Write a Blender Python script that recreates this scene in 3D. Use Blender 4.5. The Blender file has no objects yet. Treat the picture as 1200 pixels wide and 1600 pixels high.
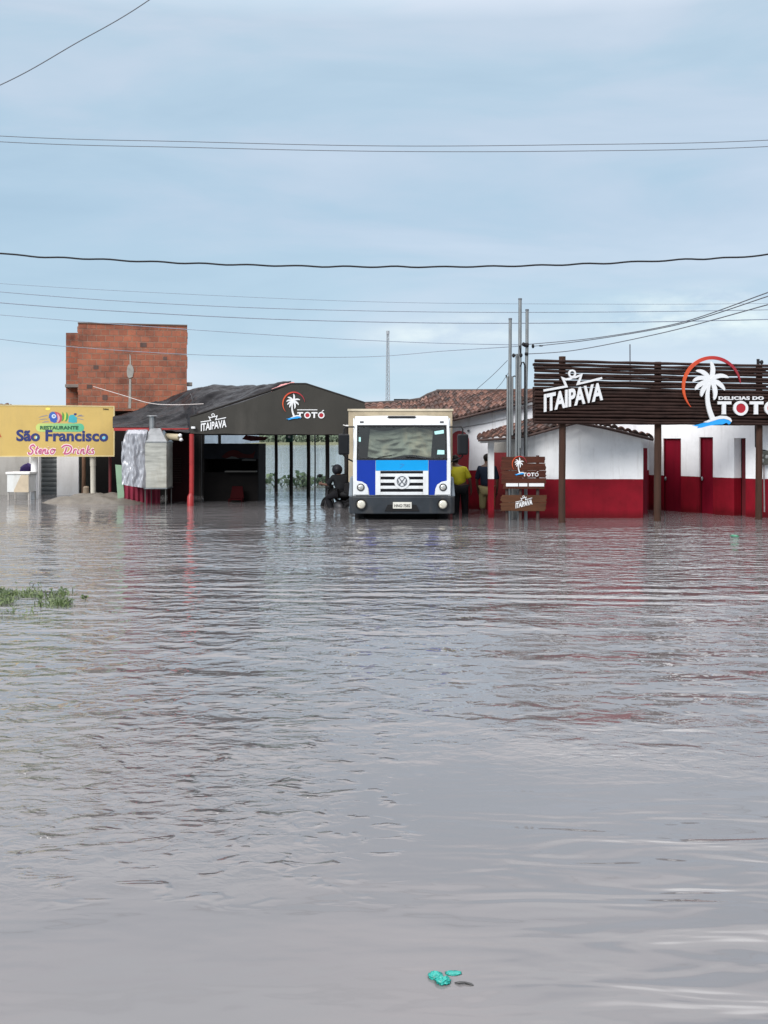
import bpy, bmesh, math, random
from mathutils import Vector, Matrix, noise
random.seed(7)
PI = math.pi
sc = bpy.context.scene
COL = sc.collection

# ------------------------------------------------------------------ camera
F, HOR, CX, CH = 1700.0, 690.0, 600.0, 1.63      # focal in photo px, horizon row, centre column, eye height
cam = bpy.data.cameras.new('camera'); camo = bpy.data.objects.new('camera', cam); COL.objects.link(camo)
camo.location = (0, 0, CH); camo.rotation_euler = (PI/2, 0, 0)
cam.sensor_fit = 'VERTICAL'; cam.sensor_height = 36; cam.sensor_width = 27
cam.lens = F/1600*36; cam.shift_y = -(800-HOR)/1600; cam.clip_end = 6000; cam.clip_start = 0.1
sc.camera = camo

# ------------------------------------------------------------------ world, sun, exposure
SUN_EL, SUN_AZ = math.radians(32), math.radians(212)     # behind the camera, soft
w = bpy.data.worlds.new('World'); sc.world = w; w.use_nodes = True
nt = w.node_tree; nt.nodes.clear()
N = nt.nodes.new; L = nt.links.new
out = N('ShaderNodeOutputWorld'); bg = N('ShaderNodeBackground'); bg.inputs['Strength'].default_value = 0.1
sky = N('ShaderNodeTexSky'); sky.sky_type = 'NISHITA'; sky.sun_disc = False
sky.sun_elevation = SUN_EL; sky.sun_rotation = SUN_AZ
tc = N('ShaderNodeTexCoord'); sp = N('ShaderNodeSeparateXYZ'); L(tc.outputs['Generated'], sp.inputs[0])
def ramp(nt, src, stops, interp='LINEAR'):
    r = nt.nodes.new('ShaderNodeValToRGB'); r.color_ramp.interpolation = interp
    e = r.color_ramp.elements
    while len(e) > 1: e.remove(e[-1])
    e[0].position = stops[0][0]; e[0].color = (*stops[0][1], 1)
    for p, c in stops[1:]:
        k = e.new(p); k.color = (*c, 1)
    nt.links.new(src, r.inputs[0]); return r
# elevation gradient of the cloud deck (times 10 because of strength 0.1)
grad = ramp(nt, sp.outputs['Z'], [(0, (.53,.665,.76)), (.09, (.46,.605,.715)), (.2, (.40,.54,.665)), (.36, (.435,.56,.67)),
                                  (.46, (1.08,1.14,1.20)), (.75, (1.7,1.75,1.82)), (1, (2.0,2.03,2.06))])
# soft stratus: noise stretched sideways
mp = N('ShaderNodeMapping'); mp.inputs['Scale'].default_value = (1.3, 1.3, 6.5); mp.inputs['Location'].default_value = (.4, 0, .35)
L(tc.outputs['Generated'], mp.inputs[0])
nz = N('ShaderNodeTexNoise'); nz.inputs['Scale'].default_value = 2.2; nz.inputs['Detail'].default_value = 5; nz.inputs['Roughness'].default_value = .52
nz.inputs['Distortion'].default_value = .4
L(mp.outputs[0], nz.inputs['Vector'])
cl = ramp(nt, nz.outputs['Fac'], [(.28, (.88,.92,.95)), (.43, (.97,.985,1.0)), (.55, (1.10,1.03,1.03)), (.72, (1.24,1.11,1.09))])
mul = N('ShaderNodeMix'); mul.data_type = 'RGBA'; mul.blend_type = 'MULTIPLY'; mul.inputs[0].default_value = 1
L(grad.outputs[0], mul.inputs[6]); L(cl.outputs[0], mul.inputs[7])
# brighter breaks low in the cloud, to the right
def brk(az, el, sx, sz):
    d = Vector((math.sin(az), math.cos(az), math.tan(el))).normalized()
    m = N('ShaderNodeVectorMath'); m.operation = 'SUBTRACT'; m.inputs[1].default_value = d; L(tc.outputs['Generated'], m.inputs[0])
    s = N('ShaderNodeVectorMath'); s.operation = 'MULTIPLY'; s.inputs[1].default_value = (1/sx, 1/sx, 1/sz); L(m.outputs[0], s.inputs[0])
    l = N('ShaderNodeVectorMath'); l.operation = 'LENGTH'; L(s.outputs[0], l.inputs[0])
    r = N('ShaderNodeMapRange'); r.interpolation_type = 'SMOOTHSTEP'; r.inputs[1].default_value = 1; r.inputs[2].default_value = 0; L(l.outputs['Value'], r.inputs[0])
    return r.outputs[0]
b1 = brk(math.atan(500/F), math.atan(188/F), .15, .035); b2 = brk(math.atan(150/F), math.atan(175/F), .10, .022)
b3 = brk(math.atan(30/F), math.atan(165/F), .07, .014)
n2 = N('ShaderNodeTexNoise'); n2.inputs['Scale'].default_value = 13; n2.inputs['Detail'].default_value = 6; n2.inputs['Roughness'].default_value = .6
m2 = N('ShaderNodeMapping'); m2.inputs['Scale'].default_value = (1, 1, 2.6); L(tc.outputs['Generated'], m2.inputs[0]); L(m2.outputs[0], n2.inputs['Vector'])
nr = N('ShaderNodeMapRange'); nr.inputs[1].default_value = .4; nr.inputs[2].default_value = .64; L(n2.outputs['Fac'], nr.inputs[0])
def mth(op, a, b):
    m = N('ShaderNodeMath'); m.operation = op
    for i, v in enumerate((a, b)):
        if isinstance(v, (int, float)): m.inputs[i].default_value = v
        else: L(v, m.inputs[i])
    return m.outputs[0]
bs = mth('MULTIPLY', mth('ADD', b1, mth('ADD', mth('MULTIPLY', b2, .7), mth('MULTIPLY', b3, .5))), nr.outputs[0])
ad = N('ShaderNodeMix'); ad.data_type = 'RGBA'; ad.blend_type = 'MIX'; ad.clamp_factor = True
L(mth('MULTIPLY', bs, .85), ad.inputs[0]); streak_glow = brk(math.radians(20), math.radians(40), .34, .13); L(mul.outputs[2], ad.inputs[6]); ad.inputs[7].default_value = (.80,.89,.88,1)  # last patch: unseen glow added above the view for pale streaks on the water
sc10 = N('ShaderNodeMix'); sc10.data_type = 'RGBA'; sc10.blend_type = 'MULTIPLY'; sc10.inputs[0].default_value = 1
gl_ = N('ShaderNodeMix'); gl_.data_type = 'RGBA'; gl_.blend_type = 'MIX'; L(streak_glow, gl_.inputs[0]); L(ad.outputs[2], gl_.inputs[6]); gl_.inputs[7].default_value = (3.4, 3.45, 3.5, 1)
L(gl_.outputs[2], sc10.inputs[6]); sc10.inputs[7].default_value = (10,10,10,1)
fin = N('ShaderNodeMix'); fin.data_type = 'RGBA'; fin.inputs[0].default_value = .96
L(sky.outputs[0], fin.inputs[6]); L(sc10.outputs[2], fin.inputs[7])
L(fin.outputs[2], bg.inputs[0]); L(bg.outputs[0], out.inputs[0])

sl = bpy.data.lights.new('sun', 'SUN'); sl.energy = 2.25; sl.angle = math.radians(25); sl.color = (1, .97, .93)
so = bpy.data.objects.new('sun', sl); COL.objects.link(so)
# sun direction: from azimuth (compass style, 0 = +Y, clockwise)
sd = Vector((math.sin(SUN_AZ)*math.cos(SUN_EL), math.cos(SUN_AZ)*math.cos(SUN_EL), math.sin(SUN_EL)))
so.rotation_euler = (-sd).to_track_quat('-Z', 'Y').to_euler(); so.location = (0, -10, 30)
vs = sc.view_settings; vs.view_transform = 'Standard'; vs.look = 'None'; vs.exposure = 0.25; vs.gamma = 1
sc.cycles.max_bounces = 6; sc.cycles.transparent_max_bounces = 8

# ------------------------------------------------------------------ mapping from photo pixels
def P(px, py, Y): return Vector(((px-CX)/F*Y, Y, CH-(py-HOR)/F*Y))
class Pl:                                   # a vertical plane through two columns at two distances
    def __init__(s, x0, Y0, x1, Y1):
        s.x0, s.x1, s.i0, s.i1 = x0, x1, 1/Y0, 1/Y1
        a = P(x0, HOR, Y0); b = P(x1, HOR, Y1); t = (b-a).normalized(); s.n = Vector((t.y, -t.x, 0))   # towards the camera
    def Y(s, px): return 1/(s.i0+(s.i1-s.i0)*(px-s.x0)/(s.x1-s.x0))
    def __call__(s, px, py, off=0.0): return P(px, py, s.Y(px)) + s.n*off
def flat(Y): return Pl(0, Y, 1200, Y)

# ------------------------------------------------------------------ materials
MATS = {}
def newmat(name):
    m = bpy.data.materials.new(name); m.use_nodes = True; MATS[name] = m
    return m, m.node_tree, m.node_tree.nodes['Principled BSDF']
def mat(name, col, rough=.6, metal=0, var=.18, scale=3.0, bump=.0, bscale=40, stretch=(1,1,1), stain=None, coat=0, spec=None):
    """surface with two scales of uneven colour, roughness variation and fine relief"""
    if name in MATS: return MATS[name]
    m, nt, b = newmat(name)
    tc = nt.nodes.new('ShaderNodeTexCoord'); mp = nt.nodes.new('ShaderNodeMapping'); mp.inputs['Scale'].default_value = stretch
    nt.links.new(tc.outputs['Object'], mp.inputs[0])
    n1 = nt.nodes.new('ShaderNodeTexNoise'); n1.inputs['Scale'].default_value = scale; n1.inputs['Detail'].default_value = 8; n1.inputs['Roughness'].default_value = .62
    nt.links.new(mp.outputs[0], n1.inputs['Vector'])
    lo = tuple(c*(1-var) for c in col); hi = tuple(min(1, c*(1+var*.7)) for c in col)
    r = ramp(nt, n1.outputs['Fac'], [(.3, lo), (.5, col), (.72, hi)])
    last = r.outputs[0]
    if stain:
        n3 = nt.nodes.new('ShaderNodeTexNoise'); n3.inputs['Scale'].default_value = stain[1]; n3.inputs['Detail'].default_value = 9; n3.inputs['Roughness'].default_value = .7
        mp3 = nt.nodes.new('ShaderNodeMapping'); mp3.inputs['Scale'].default_value = (1, 1, .25); nt.links.new(tc.outputs['Object'], mp3.inputs[0]); nt.links.new(mp3.outputs[0], n3.inputs['Vector'])
        mr = nt.nodes.new('ShaderNodeMapRange'); mr.inputs[1].default_value = .52; mr.inputs[2].default_value = .78; mr.inputs[4].default_value = stain[2]
        nt.links.new(n3.outputs['Fac'], mr.inputs[0])
        mx = nt.nodes.new('ShaderNodeMix'); mx.data_type = 'RGBA'; nt.links.new(mr.outputs[0], mx.inputs[0]); nt.links.new(last, mx.inputs[6]); mx.inputs[7].default_value = (*stain[0], 1)
        last = mx.outputs[2]
    nt.links.new(last, b.inputs['Base Color'])
    rr = nt.nodes.new('ShaderNodeMapRange'); rr.inputs[3].default_value = max(.02, rough-.1); rr.inputs[4].default_value = min(1, rough+.1)
    nt.links.new(n1.outputs['Fac'], rr.inputs[0]); nt.links.new(rr.outputs[0], b.inputs['Roughness'])
    b.inputs['Metallic'].default_value = metal; b.inputs['Coat Weight'].default_value = coat
    if spec is None and sum(col)/3 < .03: spec = .15
    if spec is not None: b.inputs['Specular IOR Level'].default_value = spec
    if bump:
        n2 = nt.nodes.new('ShaderNodeTexNoise'); n2.inputs['Scale'].default_value = bscale; n2.inputs['Detail'].default_value = 5
        nt.links.new(mp.outputs[0], n2.inputs['Vector'])
        bp = nt.nodes.new('ShaderNodeBump'); bp.inputs['Strength'].default_value = 1; bp.inputs['Distance'].default_value = bump
        nt.links.new(n2.outputs['Fac'], bp.inputs['Height']); nt.links.new(bp.outputs[0], b.inputs['Normal'])
    return m

def dado_mat(name, zline, white, red, grime):
    """plaster painted white above a line and red below, by height on the wall; stains of their own shape"""
    m, nt, b = newmat(name); g = nt.nodes.new
    geo = g('ShaderNodeNewGeometry'); s = g('ShaderNodeSeparateXYZ'); nt.links.new(geo.outputs['Position'], s.inputs[0])
    n0 = g('ShaderNodeTexNoise'); n0.inputs['Scale'].default_value = 6; nt.links.new(geo.outputs['Position'], n0.inputs['Vector'])
    a = g('ShaderNodeMath'); a.operation = 'MULTIPLY_ADD'; a.inputs[1].default_value = .012; nt.links.new(n0.outputs['Fac'], a.inputs[0]); nt.links.new(s.outputs['Z'], a.inputs[2])
    c = g('ShaderNodeMath'); c.operation = 'GREATER_THAN'; c.inputs[1].default_value = zline+.006; nt.links.new(a.outputs[0], c.inputs[0])
    n1 = g('ShaderNodeTexNoise'); n1.inputs['Scale'].default_value = 2.2; n1.inputs['Detail'].default_value = 9; n1.inputs['Roughness'].default_value = .65
    nt.links.new(geo.outputs['Position'], n1.inputs['Vector'])
    rw = ramp(nt, n1.outputs['Fac'], [(.32, tuple(v*.90 for v in white)), (.5, white), (.7, tuple(v*1.03 for v in white))])
    rr = ramp(nt, n1.outputs['Fac'], [(.32, tuple(v*.78 for v in red)), (.5, red), (.7, tuple(v*1.15 for v in red))])
    # vertical run-off streaks
    mp = g('ShaderNodeMapping'); mp.inputs['Scale'].default_value = (5, 5, .5); nt.links.new(geo.outputs['Position'], mp.inputs[0])
    n2 = g('ShaderNodeTexNoise'); n2.inputs['Scale'].default_value = 1.6; n2.inputs['Detail'].default_value = 8; n2.inputs['Roughness'].default_value = .7; nt.links.new(mp.outputs[0], n2.inputs['Vector'])
    mr = g('ShaderNodeMapRange'); mr.inputs[1].default_value = .52; mr.inputs[2].default_value = .8; mr.inputs[4].default_value = grime; nt.links.new(n2.outputs['Fac'], mr.inputs[0])
    mx = g('ShaderNodeMix'); mx.data_type = 'RGBA'; nt.links.new(c.outputs[0], mx.inputs[0]); nt.links.new(rr.outputs[0], mx.inputs[6]); nt.links.new(rw.outputs[0], mx.inputs[7])
    mg = g('ShaderNodeMix'); mg.data_type = 'RGBA'; mg.blend_type = 'MULTIPLY'; nt.links.new(mr.outputs[0], mg.inputs[0]); nt.links.new(mx.outputs[2], mg.inputs[6]); mg.inputs[7].default_value = (.45,.42,.38,1)
    # wet tide mark just above the water
    tm = g('ShaderNodeMath'); tm.operation = 'MULTIPLY_ADD'; tm.inputs[1].default_value = -.12; nt.links.new(n2.outputs['Fac'], tm.inputs[0]); nt.links.new(s.outputs['Z'], tm.inputs[2])
    tr = g('ShaderNodeMapRange'); tr.inputs[1].default_value = .12; tr.inputs[2].default_value = -.01; tr.inputs[4].default_value = .9; nt.links.new(tm.outputs[0], tr.inputs[0])
    mt = g('ShaderNodeMix'); mt.data_type = 'RGBA'; mt.blend_type = 'MULTIPLY'; nt.links.new(tr.outputs[0], mt.inputs[0]); nt.links.new(mg.outputs[2], mt.inputs[6]); mt.inputs[7].default_value = (.55,.5,.46,1)
    nt.links.new(mt.outputs[2], b.inputs['Base Color']); b.inputs['Roughness'].default_value = .7; b.inputs['Specular IOR Level'].default_value = .2
    bp = g('ShaderNodeBump'); bp.inputs['Distance'].default_value = .006; nt.links.new(n1.outputs['Fac'], bp.inputs['Height']); nt.links.new(bp.outputs[0], b.inputs['Normal'])
    return m

def brick_mat():
    m, nt, b = newmat('hollow_brick'); g = nt.nodes.new
    tc = g('ShaderNodeTexCoord'); s = g('ShaderNodeSeparateXYZ'); nt.links.new(tc.outputs['Object'], s.inputs[0])
    a = g('ShaderNodeMath'); a.operation = 'ADD'; nt.links.new(s.outputs['X'], a.inputs[0]); nt.links.new(s.outputs['Y'], a.inputs[1])
    c = g('ShaderNodeCombineXYZ'); nt.links.new(a.outputs[0], c.inputs[0]); nt.links.new(s.outputs['Z'], c.inputs[1])
    nw = g('ShaderNodeTexNoise'); nw.inputs['Scale'].default_value = 3; nt.links.new(tc.outputs['Object'], nw.inputs['Vector'])
    wv = g('ShaderNodeVectorMath'); wv.operation = 'SCALE'; wv.inputs['Scale'].default_value = .03; nt.links.new(nw.outputs['Color'], wv.inputs[0])
    wa = g('ShaderNodeVectorMath'); wa.operation = 'ADD'; nt.links.new(c.outputs[0], wa.inputs[0]); nt.links.new(wv.outputs[0], wa.inputs[1])
    br = g('ShaderNodeTexBrick'); nt.links.new(wa.outputs[0], br.inputs['Vector'])
    br.inputs['Scale'].default_value = 1; br.inputs['Brick Width'].default_value = .31; br.inputs['Row Height'].default_value = .185
    br.inputs['Mortar Size'].default_value = .014; br.inputs['Mortar Smooth'].default_value = .4; br.inputs['Bias'].default_value = -.1
    br.inputs['Color1'].default_value = (.32,.112,.066,1); br.inputs['Color2'].default_value = (.23,.082,.050,1); br.inputs['Mortar'].default_value = (.27,.165,.12,1)
    n = g('ShaderNodeTexNoise'); n.inputs['Scale'].default_value = 1.4; n.inputs['Detail'].default_value = 10; n.inputs['Roughness'].default_value = .72; nt.links.new(tc.outputs['Object'], n.inputs['Vector'])
    r = ramp(nt, n.outputs['Fac'], [(.3, (.45,.42,.42)), (.48, (.95,.95,.95)), (.62, (1.25,1.15,1.05)), (.75, (1.25,1.6,1.7))])
    mx = g('ShaderNodeMix'); mx.data_type = 'RGBA'; mx.blend_type = 'MULTIPLY'; mx.inputs[0].default_value = 1; nt.links.new(br.outputs[0], mx.inputs[6]); nt.links.new(r.outputs[0], mx.inputs[7])
    nt.links.new(mx.outputs[2], b.inputs['Base Color']); b.inputs['Roughness'].default_value = .9
    # ribbed clay faces + recessed joints
    wvv = g('ShaderNodeTexWave'); wvv.bands_direction = 'Z'; wvv.inputs['Scale'].default_value = 9; nt.links.new(tc.outputs['Object'], wvv.inputs['Vector'])
    ah = g('ShaderNodeMath'); ah.operation = 'MULTIPLY_ADD'; ah.inputs[1].default_value = -1; nt.links.new(br.outputs['Fac'], ah.inputs[0])
    w2 = g('ShaderNodeMath'); w2.operation = 'MULTIPLY'; w2.inputs[1].default_value = .25; nt.links.new(wvv.outputs['Fac'], w2.inputs[0]); nt.links.new(w2.outputs[0], ah.inputs[2])
    bp = g('ShaderNodeBump'); bp.inputs['Distance'].default_value = .02; nt.links.new(ah.outputs[0], bp.inputs['Height']); nt.links.new(bp.outputs[0], b.inputs['Normal'])
    return m

def tile_mat():
    m, nt, b = newmat('clay_tile'); g = nt.nodes.new
    at = g('ShaderNodeAttribute'); at.attribute_name = 'tint'
    tc = g('ShaderNodeTexCoord'); n = g('ShaderNodeTexNoise'); n.inputs['Scale'].default_value = 2.5; n.inputs['Detail'].default_value = 9; n.inputs['Roughness'].default_value = .7
    nt.links.new(tc.outputs['Object'], n.inputs['Vector'])
    a = g('ShaderNodeMath'); a.operation = 'MULTIPLY_ADD'; a.inputs[1].default_value = .45; nt.links.new(at.outputs['Fac'], a.inputs[0])
    s_ = g('ShaderNodeMath'); s_.operation = 'MULTIPLY'; s_.inputs[1].default_value = .75; nt.links.new(n.outputs['Fac'], s_.inputs[0]); nt.links.new(s_.outputs[0], a.inputs[2])
    r = ramp(nt, a.outputs[0], [(.28, (.018,.014,.013)), (.45, (.045,.026,.021)), (.62, (.10,.048,.036)), (.8, (.19,.095,.070)), (.95, (.26,.17,.13))])
    nt.links.new(r.outputs[0], b.inputs['Base Color']); b.inputs['Roughness'].default_value = .85
    return m

def water_mat():
    m, nt, b = newmat('flood_water'); g = nt.nodes.new; lk = nt.links.new
    b.inputs['IOR'].default_value = 1.52; b.inputs['Specular IOR Level'].default_value = .5
    geo = g('ShaderNodeNewGeometry'); s = g('ShaderNodeSeparateXYZ'); lk(geo.outputs['Position'], s.inputs[0])
    def M(op, a, b_=0.0, c=None):
        k = g('ShaderNodeMath'); k.operation = op
        for i, v in enumerate((a, b_, c)):
            if v is None: continue
            if isinstance(v, (int, float)): k.inputs[i].default_value = v
            else: lk(v, k.inputs[i])
        return k.outputs[0]
    def R(v, a, b_, c=0.0, d=1.0):
        k = g('ShaderNodeMapRange'); k.interpolation_type = 'SMOOTHSTEP'
        for i, q in enumerate((a, b_, c, d)): k.inputs[i+1].default_value = q
        lk(v, k.inputs[0]); return k.outputs[0]
    def NZ(scale, det=3, rough=.5, st=(1,1,1), rot=0, off=(0,0,0), dist=0, kind='N'):
        mp = g('ShaderNodeMapping'); mp.inputs['Scale'].default_value = st; mp.inputs['Rotation'].default_value = (0, 0, rot); mp.inputs['Location'].default_value = off
        lk(geo.outputs['Position'], mp.inputs[0]); n = g('ShaderNodeTexNoise'); n.inputs['Scale'].default_value = scale; n.inputs['Detail'].default_value = det
        n.inputs['Roughness'].default_value = rough; n.inputs['Distortion'].default_value = dist; lk(mp.outputs[0], n.inputs['Vector']); return n.outputs['Fac']
    X, Yc = s.outputs['X'], s.outputs['Y']
    # silt carried in the water, cloudy patches
    silt = NZ(.22, 6, .6, (1, .5, 1))
    col = ramp(nt, silt, [(.3, WATER_LO), (.7, WATER_HI)])
    lk(col.outputs[0], b.inputs['Base Color']); b.inputs['Roughness'].default_value = .035
    # where the wind ruffles it
    patch = NZ(.35, 4, .6, (.7, 1, 1), 0, (3, 1, 0))
    far = M('ADD', R(M('ADD', Yc, M('MULTIPLY', patch, 3.0)), 6.3, 9.5), 0)
    left = M('MULTIPLY', R(X, .1, -.7), R(M('ADD', Yc, M('MULTIPLY', patch, 2)), 4.6, 6.2))
    right = M('MULTIPLY', R(X, -.2, 1.0), R(M('ADD', Yc, M('MULTIPLY', patch, 1.5)), 5.6, 7.4))
    ruff = M('MAXIMUM', far, M('MAXIMUM', M('MULTIPLY', left, .75), M('MULTIPLY', right, .8)))
    ruff = M('MULTIPLY', ruff, R(NZ(.28, 3, .55, (.5,1,1), .2, (9,4,0)), .32, .62, .38, 1.25))
    calmh = M('MAXIMUM', R(Yc, 19.5, 22.5, 1.0, .22), R(Yc, 27, 32, 0, .5))          # sheltered close to the houses
    ruff = M('MULTIPLY', ruff, calmh)
    xf = NZ(13, 3, .55, (.7, 1.0, 1), .1, (4,2,0), .8)
    fine = NZ(5.2, 2.5, .45, (.8, 1.0, 1), .12, (0,0,0), .5)
    fine2 = NZ(2.6, 2, .4, (.5, 1.0, 1), -.10, (5,3,0), .4)
    mid = NZ(.9, 3, .5, (.35, 1.0, 1), .05, (1,7,0), .3)
    swell = NZ(5.2, 2, .45, (.30, 1, 1), .12, (2,2,0), .5)      # slow lazy undulation close by
    f1 = M('POWER', fine, 1.4)
    amp = M('ADD', M('MULTIPLY', f1, .050), M('ADD', M('MULTIPLY', fine2, R(Yc, 7, 15, .034, .056)), M('MULTIPLY', mid, .04)))
    amp = M('ADD', amp, M('MULTIPLY', M('POWER', xf, 1.5), R(Yc, 7, 4.6, .0, .040)))
    # longer ripples on the right, isolated little crests on the near left
    rt_ = M('MULTIPLY', R(X, .0, 1.6), M('MULTIPLY', R(Yc, 4.8, 6.5), R(Yc, 15, 10)))
    amp = M('ADD', amp, M('MULTIPLY', M('MULTIPLY', NZ(2.6, 2, .45, (.32,1,1), .03, (3,9,0), .2), rt_), .085))
    lf_ = M('MULTIPLY', R(X, .3, -.6), M('MULTIPLY', R(Yc, 3.7, 4.6), R(Yc, 8, 6)))
    h = M('MULTIPLY', amp, ruff)
    h = M('ADD', h, M('MULTIPLY', M('MULTIPLY', M('POWER', R(NZ(9, 2, .5, (.6,1,1), .2, (7,2,0), .5), .52, .85), 1.2), lf_), .050))
    # a wake train running parallel to the houses
    wob = M('ADD', Yc, M('MULTIPLY', NZ(.5, 3, .5, (.5,1,1)), .9))
    trn = M('SINE', M('MULTIPLY', wob, 2*PI/.46))
    band = M('MULTIPLY', R(wob, 10.9, 11.8), R(wob, 13.6, 12.6))
    h = M('ADD', h, M('MULTIPLY', M('MULTIPLY', trn, band), .009))
    nearw = M('MULTIPLY', R(Yc, 6.5, 3.8), R(X, -.1, 1.2, .04, 1.0))
    h = M('ADD', h, M('MULTIPLY', M('MULTIPLY', swell, nearw), .026))
    h = M('ADD', h, M('MULTIPLY', NZ(5, 2, .5, (.5,1,1)), .0022))
    open_ = R(Yc, 32, 60)                     # the open river beyond the houses
    h = M('ADD', h, M('MULTIPLY', M('MULTIPLY', NZ(1.2, 4, .6, (.6,1,1)), open_), .07))
    bp = g('ShaderNodeBump'); bp.inputs['Strength'].default_value = 1; bp.inputs['Distance'].default_value = 1.0
    lk(h, bp.inputs['Height']); lk(bp.outputs[0], b.inputs['Normal'])
    return m
WATER_LO, WATER_HI = (.138,.132,.134), (.170,.162,.163)

M_WHITE = dado_mat('painted_wall', .83, (.86,.87,.88), (.20,.003,.012), .45)
M_WHITE2 = dado_mat('painted_wall_stained', .94, (.76,.775,.81), (.19,.003,.012), .8)
M_BRICK = brick_mat(); M_TILE = tile_mat(); M_WATER = water_mat()
M_BARK = mat('dark_pole_wood', (.030,.016,.013), .7, var=.5, scale=6, bump=.004, stretch=(.6,1,1))
M_POST = mat('brown_post_wood', (.050,.025,.017), .8, spec=.2, var=.35, scale=5, bump=.004, stretch=(3,3,.4), stain=((.04,.03,.025), 2, .8))
M_DARKPOST = mat('black_post', (.02,.018,.017), .7, var=.3, bump=.003)
M_LWHITE = mat('white_letter', (.70,.71,.72), .45, var=.05)
M_CRIMSON = mat('crimson', (.36,.010,.02), .45, var=.1)
M_ORANGE = mat('orange_red', (.60,.075,.02), .45, var=.12)
M_SKYBLUE = mat('sky_blue', (.02,.33,.80), .4, var=.12, scale=8)
M_PLANK = mat('sign_plank', (.070,.022,.013), .75, spec=.2, var=.45, scale=3, bump=.004, stretch=(.5,1,5), stain=((.07,.03,.018), 2.5, .8))
M_PLANK2 = mat('sign_plank_pale', (.085,.036,.018), .75, spec=.2, var=.4, scale=3, bump=.004, stretch=(.5,1,5))
M_FASCIA = mat('grey_tarp_fascia', (.034,.032,.027), .6, var=.2, scale=1.2, bump=.012, bscale=2.5, stretch=(1,1,.6), spec=.3, stain=((.085,.078,.068), 1.3, .5))
M_BLACKTARP = mat('black_tarpaulin', (.007,.007,.009), .32, var=.6, scale=3, bump=.06, bscale=3, spec=.12)
M_RED = mat('red_painted_steel', (.30,.02,.02), .4, var=.25, scale=4)
M_DARK = mat('near_black', (.007,.006,.006), .85, var=.4)  # near-black, slightly uneven tone
M_GALV = mat('galvanised_steel', (.26,.27,.275), .38, metal=.75, var=.25, scale=4, bump=.004, bscale=9)
M_STEELPOLE = mat('weathered_pole', (.20,.215,.22), .5, metal=.4, var=.25, scale=3)
M_CONC = mat('concrete', (.30,.30,.29), .85, var=.22, scale=3, bump=.004, stain=((.12,.11,.1), 2, .7))
M_PLASTERG = mat('grey_plaster', (.40,.39,.37), .85, var=.15, scale=2, bump=.003, stain=((.2,.18,.15), 1.5, .6))
M_PLASTERW = mat('white_plaster', (.78,.78,.78), .7, var=.06, scale=2, stain=((.45,.42,.38), 1.6, .5))
M_SHUT = mat('roller_shutter', (.13,.145,.15), .5, metal=.3, var=.15, scale=5)
M_YEL = mat('sign_yellow', (.55,.385,.115), .5, var=.10, scale=1.2, stain=((.36,.26,.11), 1.5, .35))
M_NAVY = mat('navy', (.018,.028,.14), .45, var=.1)
M_PINK = mat('script_pink', (.50,.09,.20), .45, var=.1)
M_PALEPINK = mat('script_halo', (.80,.66,.66), .5, var=.04)
M_RUBBER = mat('black_rubber', (.016,.016,.017), .6, var=.2)
M_BLKPL = mat('black_plastic', (.010,.011,.013), .42, var=.2)
M_CABW = mat('truck_white', (.68,.705,.72), .35, var=.06, coat=.15, stain=((.34,.30,.26), 4, .6))
M_CABBLUE = mat('truck_blue', (.002,.030,.30), .35, var=.06, coat=.1, spec=.3)
M_CABCYAN = mat('truck_cyan', (.0,.29,.66), .35, var=.05, coat=.1, spec=.3)
M_BUMP = mat('bumper_grey', (.030,.037,.045), .5, var=.25, scale=3, stain=((.10,.085,.07), 3, .6), spec=.3)
M_CREAM = mat('cargo_cream', (.42,.35,.24), .6, var=.2, scale=3, stain=((.2,.15,.1), 2, .7))
M_CLOTH = mat('cream_cloth', (.62,.50,.36), .9, var=.2, scale=4)
M_CHROME = mat('lamp_reflector', (.75,.75,.73), .15, metal=.8, var=.05)
M_CABLE = mat('cable_black', (.02,.02,.022), .6, var=.2)
M_CABLEG = mat('cable_grey', (.10,.11,.13), .6, var=.1)

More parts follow.
